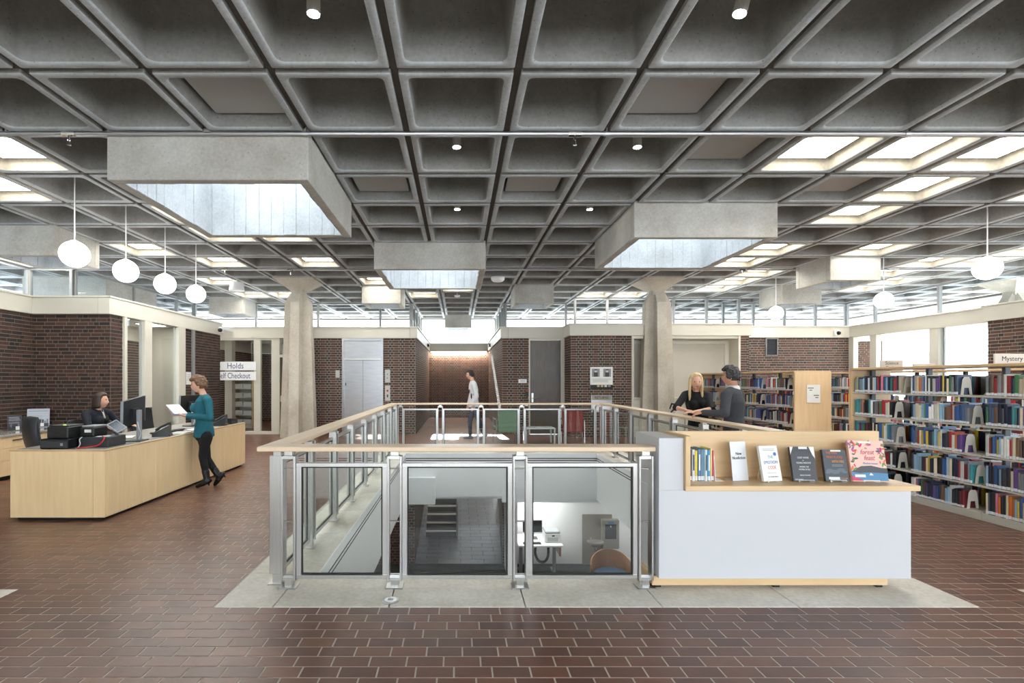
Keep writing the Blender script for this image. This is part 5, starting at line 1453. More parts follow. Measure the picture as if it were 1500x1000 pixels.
for x, lab in ((-.2, 'left magazine on the low white table'), (.2, 'right magazine on the low white table')):
    g_ = thing('magazine', lab, 'magazine', (1.98 + x, 12.25, .411), R(8*x*10))
    m_ = MB(); m_.bbox(-.12, .12, -.14, .14, 0, .012, .002); m_.build('pages', M['paper'], g_)
    m_ = MB(); m_.box(-.12, .12, -.14, .14, .012, .014); m_.build('cover', pm('magazine cover', (120, 128, 140)), g_)
    m_ = MB(); m_.box(-.1, .1, .06, .12, .014, .0145); m_.build('masthead', M['paper'], g_)

# ---------------------------------------------------------------- globes, spots, pipes, devices
GL = [(-4.5, 2.5), (-4.5, 3.5), (-4.5, 4.5), (-4.5, 5.5)]
names = ['nearest white globe pendant on the left', 'second white globe pendant on the left', 'third white globe pendant on the left', 'farthest white globe pendant on the left, near the holds sign']
def globe(x, y, z, lab, grp):
    t = thing('globe_pendant', lab, 'lamp', (x, y, z), group=grp)
    m_ = MB(); m_.ell((0, 0, 0), .185, .185, .185, nu=36, nv=20); m_.smooth = True; m_.build('globe', M['globe'], t)
    m_ = MB(); m_.tube([(0, 0, .20), (0, 0, ZC + .50 - z)], .008, 8); m_.build('rod', M['white'], t)
    m_ = MB(); m_.lathe([(.05, .17), (.05, .19), (.02, .205), (.001, .206)], 18); m_.build('fitter', M['white'], t)
    m_ = MB(); m_.lathe([(.06, ZC + .48 - z), (.06, ZC + .50 - z), (.001, ZC + .501 - z)], 18); m_.build('canopy', M['white'], t)
for (k, n), nm in zip(GL, names): globe(GX(k), GY(n), 3.375, nm, 'left globe pendants')
for (k, n), nm in zip([(8.5, 3.5), (9.5, 6.5), (8.5, 8.5)], ['nearest white globe pendant on the right', 'middle white globe pendant on the right', 'farthest white globe pendant on the right']):
    globe(GX(k), GY(n), 3.42, nm, 'right globe pendants')
for (k, n), lab in (((-1, -1), 'white cylinder spotlight at the upper left of the ceiling front'), ((2, -1), 'white cylinder spotlight at the upper right of the ceiling front'), ((0, 1), 'cylinder spotlight in the third coffer row, left one'), ((2, 1), 'cylinder spotlight in the third coffer row, right one'), ((0, 3), 'small far cylinder spotlight, left one'), ((2, 3), 'small far cylinder spotlight, right one')):
    t = thing('spotlight', lab, 'light', (GX(k+.5), GY(n+.5), ZC + .10), group='cylinder spotlights')
    tilt = Matrix.Rotation(R(14 if k > 0 and n < 0 else 0), 4, 'Y')
    m_ = MB(); m_.lathe([(.052, .0), (.052, .17), (.001, .171)], 20, tilt); m_.build('housing', M['fixture'], t)
    m_ = MB(); m_.lathe([(.044, -.003), (.044, .001), (.001, .001)], 20, tilt); m_.build('lens', M['spot'], t)
    m_ = MB(); m_.tube([(0, 0, .17), (0, 0, .19)], .02, 8); m_.build('mount', M['fixture'], t)
def pipe(n, x0, x1, label, heads, joints):
    y = GY(n) + (-.045 if n == 1 else .06)
    t = thing('sprinkler_pipe', label, 'pipe', (0, y, ZC - .032))
    m_ = MB(); m_.tube([(x0, 0, 0), (x1, 0, 0)], .021, 10); m_.build('tube', M['galv'], t)
    for x in heads:
        m_ = MB(); m_.tube([(x - .07, 0, 0), (x + .07, 0, 0)], .028, 8); m_.tube([(x, 0, -.0), (x, 0, -.07)], .014, 8); m_.lathe([(.001, -.125), (.022, -.12), (.022, -.115), (.008, -.11), (.008, -.07)], 10, Matrix.Translation((x, 0, 0))); m_.build('sprinkler_head', M['chrome'], t)
    for x in joints:
        m_ = MB(); m_.tube([(x - .03, 0, 0), (x + .03, 0, 0)], .027, 8); m_.tube([(x, 0, 0), (x, 0, .07)], .008, 6); m_.build('clamp', M['galv'], t)
pipe(1, -12, 14, 'long grey sprinkler pipe across the near ceiling', [-4.26, 1.27, 6.3], [-4.95, -1.67, 1.617, 4.9])
pipe(7, -10.2, 13, 'grey sprinkler pipe across the far ceiling', [-5.7, -4.1, 6.9, 9.0], [-3.86, .52, 5.99])
def head(x, y, lab):
    t = thing('sprinkler', lab, 'sprinkler', (x, y, ZC + .0), group='single sprinkler heads')
    m_ = MB(); m_.tube([(0, 0, .05), (0, 0, -.05)], .012, 8); m_.build('stem', M['chrome'], t)
    m_ = MB(); m_.lathe([(.001, -.1), (.024, -.095), (.024, -.09), (.008, -.085), (.008, -.05)], 10); m_.build('deflector', M['chrome'], t)
for x, y, lab in ((1.97, GY(10), 'small sprinkler head right of the far white dome'), (-4.3, GY(10), 'small sprinkler head right of the left column'), (6.1, GY(9), 'small sprinkler head beside the right column')): head(x, y, lab)
t = thing('ceiling_dome', 'white dome device under the far middle ceiling', 'smoke detector', (1.03, 13.1, ZC - .06))
m_ = MB(); m_.lathe([(.001, -.06), (.13, -.055), (.17, -.02), (.18, .03), (.17, .06), (.001, .061)], 24); m_.smooth = True; m_.build('dome', M['white'], t)
m_ = MB(); m_.lathe([(.02, .06), (.02, .28)], 8); m_.build('stem', M['fixture'], t)
t = thing('ceiling_horn', 'white tapered ceiling device above the small left skylight box', 'speaker', (-6.05, 13.55, ZC - .28))
m_ = MB(); m_.lathe([(.001, 0), (.20, .002), (.16, .22), (.001, .221)], 24); m_.build('shade', M['white'], t)
m_ = MB(); m_.lathe([(.02, .22), (.02, .33)], 8); m_.build('stem', M['fixture'], t)
t = thing('smoke_detector', 'small round detector in the far corridor ceiling', 'smoke detector', (-.05, 15.9, ZC - .03))
m_ = MB(); m_.lathe([(.001, -.03), (.07, -.025), (.09, .0), (.09, .03), (.001, .031)], 18); m_.build('body', M['white'], t)
m_ = MB(); m_.lathe([(.015, .03), (.015, .2)], 8); m_.build('stem', M['fixture'], t)
for (x, y, rot, lab) in ((-6.42, 13.4, 0, 'small security camera at the end of the left cream band'), (10.8, 14.22, 0, 'small security camera in the right corner of the cream band'), (-1.2, 19.2, 0, 'tiny security camera on the left corridor band'), (1.2, 19.2, 0, 'tiny security camera on the right corridor band')):
    t = thing('security_camera', lab, 'camera', (x, y, 2.93))
    m_ = MB(); m_.bbox(-.07, .07, -.06, .06, -.08, .08, .02); m_.build('mount', M['white'], t)
    m_ = MB(); m_.ell((.02, -.07, -.01), .055, .055, .055); m_.smooth = True; m_.build('lens_dome', M['black'], t)

# ---------------------------------------------------------------- bookcases and books
all_books = []     # (x, y, z, rot, thickness, depth, height, colour name, rgb, lean, descriptor or None)
def bookend_mesh():
    m_ = MB(); th = .004; h = .215; w0, w1 = .155, .085
    outer = [(-w0/2, 0), (-w1/2 - .01, h*.86), (-w1/2 + .012, h), (w1/2 - .012, h), (w1/2 + .01, h*.86), (w0/2, 0), (.042, 0), (.030, h*.40), (-.030, h*.40), (-.042, 0)]
    fr = [(x, -th/2, z) for x, z in outer]; bk = [(x, th/2, z) for x, z in outer]
    m_.add(fr + bk, [(0, 1, 8, 9), (1, 2, 8), (2, 3, 7, 8), (3, 4, 7), (4, 5, 6, 7), (19, 18, 11, 10), (18, 12, 11), (18, 17, 13, 12), (17, 14, 13), (17, 16, 15, 14)] + [(i, i + 10, (i + 1) % 10 + 10, (i + 1) % 10) for i in range(10)])
    m_.box(-w0/2, w0/2, 0, .10, 0, .003)
    return m_.mesh('bookend', M['bookend'])
me_end = bookend_mesh()
ends = []
def pickcol():
    return rnd.choices(PAL, WTS)[0]
def bookcase(name, label, X, Y0, Y1, nb, depth, front_books, sides, endpanel, H=1.755, levels=(.085, .39, .729, 1.064, 1.397)):
    """double sided run along y whose left face (towards -x) stands at X; Y0 nearest end"""
    T = thing(name, label, 'bookcase', (X, Y1, 0))
    L = Y1 - Y0
    bl = L/nb
    def q(nm, mt, x0, x1, y0, y1, z0, z1, b=.003):
        m_ = MB(); m_.bbox(x0, x1, y0, y1, z0, z1, b); return m_.build(nm, mt, T)
    q('top_board', M['mapley'], -.02, depth + .02, -L - .03, .03, H - .035, H, .004)
    if endpanel in ('far', 'both'): q('end_panel', M['maple'], -.015, depth + .015, .0, .045, 0, H - .036)
    if endpanel in ('near', 'both'): q('end_panel', M['maple'], -.015, depth + .015, -L - .045, -L, 0, H - .036)
    for i in range(nb + 1):
        q('upright', M['postmetal'], depth/2 - .03, depth/2 + .03, -L + i*bl - .02 + (.03 if i == 0 else 0) - (.03 if i == nb else 0), -L + i*bl + .02 + (.03 if i == 0 else 0) - (.03 if i == nb else 0), 0, H - .036)
    for i in range(nb):
        a, b = -L + i*bl, -L + (i+1)*bl
        q('kick_plate', M['shelfmetal'], .0, depth, a + .002, b - .002, 0, levels[0] - .012)
        for s in range(2):
            x0, x1 = (0, depth/2 - .035) if s == 0 else (depth/2 + .035, depth)
            for z in levels:
                sh = q('shelf_board', M['shelfmetal'], x0, x1, a + .003, b - .003, z - .02, z)
                m_ = MB()
                for yy in (a + .004, b - .007):
                    if s == 0: pts = [(x0 + .02, z), (x1, z), (x1, z + .16), (x1 - .06, z + .16)]
                    else: pts = [(x1 - .02, z), (x0, z), (x0, z + .16), (x0 + .06, z + .16)]
                    m_.ring([[(px, yy, pz) for px, pz in pts], [(px, yy + .003, pz) for px, pz in pts]])
                m_.build('bracket', M['shelfmetal'], sh)
    # books
    for i in range(nb):
        for li, z in enumerate(levels):
            for s in sides:
                fill = rnd.uniform(.66, .9)
                ya, yb_ = Y0 + (i+1)*bl - .03, Y0 + i*bl + .03      # from the far end of the bay towards the camera
                run = (ya - yb_)*fill
                u = 0; cnum = 0; base_h = rnd.uniform(.205, .235)
                streak = 0; cc = pickcol()
                while u < run:
                    t_ = rnd.choice([.018, .022, .026, .030, .034, .040]) * rnd.uniform(.9, 1.1)
                    h = min(base_h * rnd.uniform(.86, 1.1), .265)
                    d = rnd.uniform(.14, .175)
                    if streak <= 0: cc = pickcol(); streak = rnd.choice([0, 0, 0, 1, 2])
                    streak -= 1
                    cnum += 1
                    y = ya - u - t_/2
                    q_ = rnd.uniform(.85, 1.15)
                    rgb = tuple(min(255, c*q_) for c in cc[1])
                    if s == 0: all_books.append((X + .012, y, z, -PI/2, t_*.96, d, h, cc[0], rgb, front_books, i, li, cnum))
                    else: all_books.append((X + depth - .012, y, z, PI/2, t_*.96, d, h, cc[0], rgb, None, i, li, cnum))
                    u += t_
                if s == 0: ends.append((X + .03, ya - u - .012, z, -PI/2 + 0, front_books, i, li))
                # a few books lean or lie behind the bookend
    return T
NB = 4
BY1 = 7.40; BY0 = BY1 - .913*NB
bookcase('bookcase', 'long near bookcase of novels under the mystery sign', 5.86, BY0, BY1, NB, .56, 'near', (0, 1), 'both')
bookcase('bookcase', 'bookcase with a maple end panel and paper notice behind the man', 6.37, 9.44, 13.1, 4, .66, 'far', (0,), 'both')
bookcase('bookcase', 'farther bookcase under the science fiction sign', 8.5, 6.8, 13.2, 7, .6, 'back', (0,), 'both')
SHN = ['bottom shelf', 'fourth shelf', 'third shelf', 'second shelf', 'top shelf']
BAYN = {3: 'far bay', 2: 'middle bay', 1: 'near bay', 0: 'nearest bay'}
cand = []
for i, b_ in enumerate(all_books):
    if b_[9] == 'near':
        px = 672 + F*b_[0]/b_[1]
        if px < 1508 and b_[11] > 0 or (px < 1508 and px > 1325): cand.append((b_[1], i))
cand.sort()
chosen = set(i for _, i in cand[:300])
bulk = MB(); pb = 0
def bulk_book(b_):
    x, y, z, rot, t_, d, h, nm, rgb = b_[:9]
    s = 1 if rot < 0 else -1        # spine faces -x (s=1) or +x
    xa, xb = (x, x + d) if s == 1 else (x - d, x)
    bulk.box(xa, xb, y - t_/2, y + t_/2, z + .001, z + h, 0, srgb(*rgb))
    if s == 1:
        bulk.add([(x - .0008, y - t_/2*.9, z + .03*h), (x - .0008, y + t_/2*.9, z + .03*h), (x - .0008, y + t_/2*.9, z + .16*h), (x - .0008, y - t_/2*.9, z + .16*h)], [(3, 2, 1, 0)], 0, srgb(216, 218, 220))
for i, b_ in enumerate(all_books):
    if i in chosen:
        x, y, z, rot, t_, d, h, nm, rgb, _, bay, li, cnum = b_
        o = inst('book', me_book, None, (x, y, z + .001), (0, 0, rot), (t_, d, h), srgb(*rgb))
        tag(o, '%s book, %s from the left, %s, %s of near bookcase' % (nm, ORD[cnum], SHN[li], BAYN[bay]), 'book', 'novels on the near bookcase')
    else: bulk_book(b_)
tag(bulk.build('shelved_books', M['bookcovm']), 'rows of library books on the farther bookcases and the far sides', 'books', kind='stuff')
for (x, y, z, rot, where, bay, li) in ends:
    o = inst('bookend', me_end, None, (x + .075, y, z), (0, 0, rot + PI/2 + R(-4)))
    o.rotation_euler = (0, 0, R(6))
    lab = {'near': 'putty metal bookend, %s, %s of near bookcase' % (SHN[li], BAYN.get(bay, '')),
           'far': 'putty metal bookend, %s, %s bay of the bookcase behind the man' % (SHN[li], ORD[bay + 1]),
           'back': 'putty metal bookend, %s, %s bay of the farther bookcase' % (SHN[li], ORD[bay + 1])}[where]
    tag(o, lab, 'bookend', 'putty metal bookends')
# notice on the bookcase end
t = thing('paper_notice', 'white paper notice on the maple end panel of the bookcase', 'notice', (6.70, 9.39, 1.32))
m_ = MB(); m_.box(-.125, .125, -.008, .0, -.17, .17); m_.build('sheet', M['paper'], t)
m_ = MB()
for x0, x1, z in ((-.11, -.0, .10), (-.08, -.03, .06), (.0, .1, -.04), (.03, .09, -.08)): m_.box(x0, x1, -.0088, -.008, z, z + .014)
m_.build('print', M['ink'], t)
# section signs on the tops of the bookcases
t = thing('section_sign', 'white section sign with the word Mystery on the near bookcase', 'sign', (6.17, 5.55, 1.756), R(-4))
m_ = MB(); m_.bbox(-.18, .18, -.01, .01, 0, .112, .003); m_.build('board', pm('sign board', (214, 208, 200)), t)
text('lettering', 'Mystery', .075, face_my(0, -.0108, .055), M['ink'], t, sx=.9)
t = thing('section_sign', 'white section sign with the words Science Fiction on the farther bookcase', 'sign', (8.75, 10.05, 1.756), R(-3))
m_ = MB(); m_.bbox(-.22, .22, -.01, .01, 0, .22, .003); m_.build('board', pm('sign board', (214, 208, 200)), t)
text('lettering', 'Science\nFiction', .095, face_my(0, -.0108, .115), M['ink'], t, sx=.9)
t = thing('section_sign', 'low blank backed section sign right of the science fiction sign', 'sign', (8.75, 9.35, 1.756), R(-3))
m_ = MB(); m_.bbox(-.2, .2, -.01, .01, 0, .13, .003); m_.build('board', pm('sign board', (214, 208, 200)), t)
m_ = MB(); m_.bbox(-.1, .1, -.03, .03, 0, .006, .002); m_.build('foot', M['fixture'], t)
# one way street sign outside
t = thing('street_sign', 'pale street sign reading ONE WAY outside the right windows', 'sign', (16.85, 18.0, 0))
m_ = MB(); m_.bbox(-.25, .25, -.01, .01, 2.1, 2.6, .003); m_.build('board', M['paper'], t)
text('lettering', 'ONE\nWAY', .18, face_my(0, -.011, 2.36), pm('faded blue', (150, 170, 196)), t)
m_ = MB(); m_.tube([(0, .03, 0), (0, .03, 2.9)], .03, 8); m_.build('pole', M['galv'], t)
m_ = MB(); m_.box(14.6, 45, -5, 60, -.3, -.05); tag(m_.build('street', plain('pale street', srgb(190, 190, 190), .9)), 'pale street outside the right windows', 'street', kind='structure')
# ---------------------------------------------------------------- people
def pj(px, py, Y):
    return Vector(((px - 672)*Y/F, Y, CAMZ - (py - 557)*Y/F))
def remesh(o, vox, smooth=4, fac=.5):
    r_ = o.modifiers.new('r', 'REMESH'); r_.mode = 'VOXEL'; r_.voxel_size = vox; r_.use_smooth_shade = True
    if smooth:
        s_ = o.modifiers.new('s', 'SMOOTH'); s_.factor = fac; s_.iterations = smooth
    baked(o)
    o.data.shade_smooth()
    return o
def basis(f, up=Vector((0, 0, 1))):
    f = Vector(f).normalized(); x = f.cross(up).normalized(); z = x.cross(f).normalized()
    return Matrix((x, f, z)).transposed()          # columns: right, forward, up
def head_mesh(m_, c, B, s=1.0, nose=1.0):
    nu, nv = 30, 22
    loops = []
    for i in range(nv + 1):
        th = PI*i/nv; loop = []
        for j in range(nu):
            ph = 2*PI*j/nu
            q = max(math.sin(th), .012)
            x, y, z = q*math.cos(ph), q*math.sin(ph), -math.cos(th)
            X, Y, Z = x*.074, y*.094, z*.118
            if z < 0:
                k = -z
                X *= 1 - .30*k**1.4
                Y = Y*(1 - .30*k**1.6) if y > 0 else Y*(1 - .45*k)
                Y += .012*k
            if y > 0:
                def g(cx, cz, sx, sz): return math.exp(-((X - cx)/sx)**2 - ((Z - cz)/sz)**2)
                Y += .022*nose*g(0, -.028, .011, .016) + .012*nose*g(0, -.008, .009, .020)
                Y -= .010*(g(.031, .002, .016, .012) + g(-.031, .002, .016, .012))
                Y += .004*(g(.028, .024, .022, .007) + g(-.028, .024, .022, .007))
                Y += .006*g(0, -.062, .022, .007) - .004*g(0, -.078, .02, .006) + .008*g(0, -.098, .02, .012)
                Y += .004*(g(.045, -.03, .018, .02) + g(-.045, -.03, .018, .02))
            loop.append(c + B @ (Vector((X, Y, Z))*s))
        loops.append(loop)
    m_.ring(loops)
    for sx in (-1, 1):
        m_.ell(c + B @ (Vector((sx*.074, -.008, -.012))*s), .008*s, .017*s, .031*s, B @ Matrix.Rotation(R(12*sx), 3, 'Z'), 10, 8)
def hand(m_, w_, d, n, side, curl=.5, s=1.0):
    """w_ wrist, d finger direction, n palm normal (towards what is held), side = thumb side vector sign"""
    d = Vector(d).normalized(); n = Vector(n); n = (n - d*n.dot(d)).normalized(); t = d.cross(n)*side
    pc = w_ + d*.05*s
    for u in (-.026, -.009, .009, .026):
        m_.cap2(w_ + d*.012*s + t*u*.7*s, w_ + d*.085*s + t*u*s, .0135*s, .012*s, 8)
    for u, L in ((.030, .068), (.010, .078), (-.010, .072), (-.029, .056)):
        p = w_ + d*.085*s + t*u*s; dd = d.copy()
        for k, f_ in enumerate((.45, .32, .23)):
            a = curl*(.5 + .5*k); dd = (dd*math.cos(a) + n*math.sin(a)).normalized()
            q = p + dd*L*f_*s
            m_.cap2(p, q, (.0092 - .0008*k)*s, (.0084 - .0008*k)*s, 8); p = q
    p = w_ + d*.025*s + t*.026*s; dd = (d*.55 + t*.75 + n*.25).normalized()
    q = p + dd*.035*s; m_.cap2(p, q, .013*s, .0105*s, 8)
    dd = (dd + d*.5 + n*curl*.8).normalized(); m_.cap2(q, q + dd*.032*s, .0102*s, .008*s, 8)
def ering(c, rx, ry, B, n=20):
    return [c + B @ Vector((rx*math.cos(2*PI*k/n), ry*math.sin(2*PI*k/n), 0)) for k in range(n)]
def chain(m_, pts, rs, grow=0.0):
    for a, b, ra, rb in zip(pts[:-1], pts[1:], rs[:-1], rs[1:]): m_.cap2(a, b, ra + grow, rb + grow)
def torso(m_, J, grow=0.0, sc=1.0, lo='hip', hi='neck', fat=1.0, bust=0.0):
    Bh, Bs = J['Bh'], J['Bs']
    H, Wt, C, N = J['hip'], J['waist'], J['chest'], J['neck']
    up = (N - C).normalized()
    S = C.lerp(N, .62)
    rows = []
    if lo == 'hem': rows += [(H - Vector((0, 0, .045)), .168, .122, Bh), (H + (Wt - H)*.25, .165, .118, Bh)]
    if lo in ('hip',): rows += [(H - Vector((0, 0, .09)), .11, .085, Bh), (H - Vector((0, 0, .04)), .155, .110, Bh), (H + (Wt - H)*.25, .165, .115, Bh)]
    if lo == 'waist': rows += [(H + (Wt - H)*.25, .160, .112, Bh)]
    rows += [(Wt, .132*fat, .094*fat, Bh), (Wt.lerp(C, .5), .140*fat, .100*fat, Bs), (C, .155*fat, .108*fat + bust*.3, Bs), (S, .150, .085, Bs), (C.lerp(N, .85), .105, .068, Bs), (N, .058, .055, Bs), (N + up*.02, .05, .05, Bs)]
    m_.ring([ering(c, rx*sc + grow, ry*sc + grow, B) for c, rx, ry, B in rows])
    if bust:
        for sx in (-1, 1): m_.ell(C + Bs @ Vector((sx*.07*sc, .075*sc, .0)), .062 + grow, .055 + bust + grow, .065 + grow, Bs)
def foot(m_, ank, toe, heel, h=.05, grow=0.0):
    m_.cap2(heel + Vector((0, 0, .035)), heel.lerp(toe, .55) + Vector((0, 0, .035)), .034 + grow, .036 + grow)
    m_.cap2(heel.lerp(toe, .5) + Vector((0, 0, .03)), toe + Vector((0, 0, .022)), .038 + grow, .020 + grow)
    m_.cap2(ank, heel.lerp(toe, .25) + Vector((0, 0, .045)), .040 + grow, .038 + grow)
def person(label, J, look):
    root = J['hip'].copy(); root.z = 0
    T = thing('person', label, 'person', root)
    def put(m_, nm, mt, vox, sm=4, fac=.5):
        o = m_.build(nm, mt, T, -root); return remesh(o, vox, sm, fac) if vox else o
    sc = look.get('sc', 1.0); fem = look.get('fem', False)
    ar = [.050, .042, .038, .029, .024] if fem else [.056, .049, .043, .033, .027]
    lr = [.085, .066, .052, .046, .034] if fem else [.088, .070, .056, .050, .036]
    def armpts(k):
        s, e, w_ = J['sh' + k], J['el' + k], J['wr' + k]
        return [s, s.lerp(e, .5), e, e.lerp(w_, .5), w_]
    def legpts(k):
        h, kn, an = J['hp' + k], J['kn' + k], J['an' + k]
        return [h, h.lerp(kn, .5), kn, kn.lerp(an, .4), an]
    # body: one continuous surface
    m_ = MB(); torso(m_, J, 0, sc, 'hip', fat=look.get('fat', 1.0)*.97)
    head = J['head']; Bd = basis(J['face'])
    m_.cap2(J['neck'] - (head - J['neck'])*.1, head + Bd @ Vector((0, -.025, -.07)), .052 if fem else .060, .046 if fem else .056)
    head_mesh(m_, head, Bd, look.get('hs', 1.0))
    for k in 'ab':
        chain(m_, armpts(k), ar); chain(m_, legpts(k), lr)
        hand(m_, J['wr' + k], *J['hand' + k])
        foot(m_, J['an' + k], J['toe' + k], J['heel' + k])
    put(m_, 'body', M[look.get('skin', 'skin')], .0075, 3, .4)
    # face details
    for sx in (-1, 1):
        e_ = head + Bd @ Vector((sx*.030, .0690, .003))
        m_ = MB(); m_.ell(e_, .0125, .0125, .0125, None, 10, 8); m_.smooth = True; ey = put(m_, 'eye', M['eyew'], 0)
        m_ = MB(); m_.ell(e_ + Bd @ Vector((0, .0072, -.001)), .0085, .0064, .0082, None, 10, 8); o = m_.build('iris', M['iris'], ey)
        m_ = MB(); m_.tube([head + Bd @ Vector((sx*.018, .0815, .010)), head + Bd @ Vector((sx*.030, .0830, .0145)), head + Bd @ Vector((sx*.042, .0765, .010))], .0022, 6); put(m_, 'eyelash', M['iris'], 0)
        m_ = MB(); m_.tube([head + Bd @ Vector((sx*.014, .088, .021)), head + Bd @ Vector((sx*.030, .087, .026)), head + Bd @ Vector((sx*.046, .076, .020))], .0035, 6); put(m_, 'eyebrow', M[look['hairmat']], 0)
    m_ = MB(); m_.tube([head + Bd @ Vector((-.022, .074, -.061)), head + Bd @ Vector((-.008, .0835, -.064)), head + Bd @ Vector((.008, .0835, -.064)), head + Bd @ Vector((.022, .074, -.061))], [.002, .0055, .0055, .002], 8); put(m_, 'lips', M['lip'], 0)
    # hair
    r2 = random.Random(look.get('seed', 1)); m_ = MB(); st = look['hair']
    def surf(th, ph, k=1.0):      # th from the crown, ph from the back (0) round to the face (pi)
        x = math.sin(th)*math.sin(ph); y = -math.sin(th)*math.cos(ph); z = math.cos(th)
        return Vector((x*.078*k, y*.098*k - .004, z*.118*k + .004))
    m_.ell(head + Bd @ Vector((0, -.018, .022)), .080, .088, .106, Bd, 20, 14)
    if st in ('curly', 'wavy', 'short'):
        for i in range({'curly': 430, 'wavy': 210, 'short': 150}[st]):
            ph = r2.uniform(-PI, PI); lim = R(112) if abs(ph) < R(110) else R(50 if st != 'wavy' else 56)
            if R(70) < abs(ph) < R(110): lim = R(98)
            th = math.acos(1 - r2.random()*(1 - math.cos(lim)))
            k = {'curly': 1.16, 'wavy': 1.12, 'short': 1.06}[st]*r2.uniform(.95, 1.08); rr = {'curly': .0155, 'wavy': .019, 'short': .014}[st]*r2.uniform(.7, 1.25)
            m_.ell(head + Bd @ surf(th, ph, k), rr, rr, rr*1.1, None, 8, 6)
        hv = .007
    else:
        L = {'bob': -.115, 'long': -.30}[st]
        for i in range(120):
            ph = -PI + 2*PI*(i + r2.random())/120
            front = abs(ph) > R(98 if st == 'long' else 96)
            pts = []; th = 0.0
            tmax = (R(42) if st == 'long' else R(50)) if front else R(88)
            if R(92) < abs(ph) < R(116) and front: tmax = R(66)
            for a in range(6): pts.append(head + Bd @ surf(tmax*a/5, ph, 1.07*r2.uniform(.98, 1.03)))
            if front: pass
            else:
                e_ = surf(R(88), ph, 1.07)
                fl = 1.10 if st == 'bob' else 1.0
                zz = L*r2.uniform(.9, 1.05)
                for a in (1, 2, 3, 4):
                    u = a/4; q = Vector((e_.x*(1 + (fl - 1)*math.sin(u*2.6)), e_.y*(1 + (fl - 1)*math.sin(u*2.6)) - (0 if st == 'bob' else .01*u), e_.z + (zz - e_.z)*u))
                    if st == 'bob' and u == 1: q.x *= .93; q.y *= .93
                    pts.append(head + Bd @ q)
            m_.tube(pts, [.010 + .003*min(a, 3) for a in range(len(pts) - 1)] + [.008], 7)
        hv = .008
    put(m_, 'hair', M[look['hairmat']], hv if st != 'curly' else .0055, 2 if st != 'curly' else 1, .4)
    # clothes
    def garment(nm, mt, parts, vox=.011, sm=5):
        m_ = MB()
        for f_ in parts: f_(m_)
        return put(m_, nm, mt, vox, sm)
    g_ = look.get('loose', .012)
    def sleeve(k, u=1.0, grow=None):
        gr = g_ if grow is None else grow
        def f_(m_):
            p = armpts(k); r_ = ar
            if u < 1:
                n_ = int(u*4); p = p[:n_ + 1]; r_ = ar[:n_ + 1]
            else: p = p[:-1] + [p[-2].lerp(p[-1], .9)]
            chain(m_, p, r_, gr)
            m_.cap2(J['sh' + k], J['neck'].lerp(J['sh' + k], .45), ar[0] + gr, .052 + gr)
        return f_
    top = [lambda m_: torso(m_, J, g_, sc, look.get('hem', 'hem'), fat=look.get('fat', 1.0), bust=look.get('bust', 0))]
    for k in 'ab': top.append(sleeve(k, look.get('sleeve', 1.0)))
    garment(look.get('topname', 'sweater'), M[look['top']], top)
    def pants(m_):
        Bh = J['Bh']; H = J['hip']; Wt = J['waist']
        gr = look.get('pgrow', .008)
        m_.ring([ering(H + Vector((0, 0, z)), rx*sc + gr, ry*sc + gr, Bh) for z, rx, ry in ((-.10, .10, .085), (-.05, .155, .110), (.0, .165, .117), (.05, .158, .112), (.09, .145, .100))])
        for k in 'ab': chain(m_, legpts(k)[:-1] + [J['kn' + k].lerp(J['an' + k], .97)], lr, gr)
    garment('trousers', M[look['legs']], [pants])
    for k in 'ab':
        m_ = MB(); foot(m_, J['an' + k], J['toe' + k], J['heel' + k], grow=.008)
        if look.get('boot'):
            an, kn = J['an' + k], J['kn' + k]; m_.cap2(an, an.lerp(kn, .32), .046, .054)
            hl = J['heel' + k]
            dn = J.get('down' + k, Vector((0, 0, -1)))
            m_.cap2(hl + Vector((0, 0, .03)), hl + Vector((0, 0, .03)) + dn*.065, .020, .010)
        put(m_, 'boot' if look.get('boot') else 'shoe', M[look.get('shoe', 'shoe')], .008, 3)
    return T, root, put
V = Vector
def standing_feet(J, k, x, y, f, L=.25):
    f = V(f).normalized(); J['heel' + k] = V((x, y, .0)) - f*.06; J['toe' + k] = V((x, y, 0)) + f*(L - .06); J['an' + k] = V((x, y, .085))

# standing woman at the desk
sx = V((0, 1, 0))
J = dict(hip=pj(299, 635, 7.38), waist=pj(299, 617, 7.38), chest=pj(298, 597, 7.38), neck=pj(299, 580, 7.38), head=pj(290.5, 563.5, 7.38), face=V((-.96, -.34, -.12)))
J['Bh'] = basis(V((-1, 0, 0))); J['Bs'] = basis(V((-1, 0, .0)))
J.update(sha=pj(305, 587, 7.22), ela=pj(308, 612, 7.15), wra=pj(274, 609.5, 7.24), shb=pj(297, 586, 7.54), elb=pj(297, 611, 7.58), wrb=pj(272, 606.5, 7.45))
J['handa'] = (V((-1, .25, .12)), V((0, .5, 1)), 1, .35); J['handb'] = (V((-1, -.25, .12)), V((0, -.5, 1)), -1, .35)
J.update(hpa=pj(302, 640, 7.29), hpb=pj(298, 640, 7.47), kna=pj(297, 668, 7.29), knb=pj(303, 672, 7.44))
J['ana'] = pj(303, 700, 7.30); J['heela'] = V((pj(306, 700, 7.30).x, 7.30, .065)); J['toea'] = V((pj(289, 711, 7.28).x, 7.28, .0))
J['anb'] = pj(320, 696, 7.42); J['heelb'] = pj(325.5, 697.5, 7.42); J['toeb'] = V((pj(315, 711, 7.42).x, 7.42, .0)); J['downb'] = V((.75, 0, -.6))
T, root, put = person('standing woman in a teal sweater, black trousers and heeled boots reading papers at the desk', J,
    dict(fem=True, hair='wavy', hairmat='hairbrown', top='teal', legs='blackcloth', boot=True, sc=.98, bust=.022, hem='hem', seed=3, hs=.98))
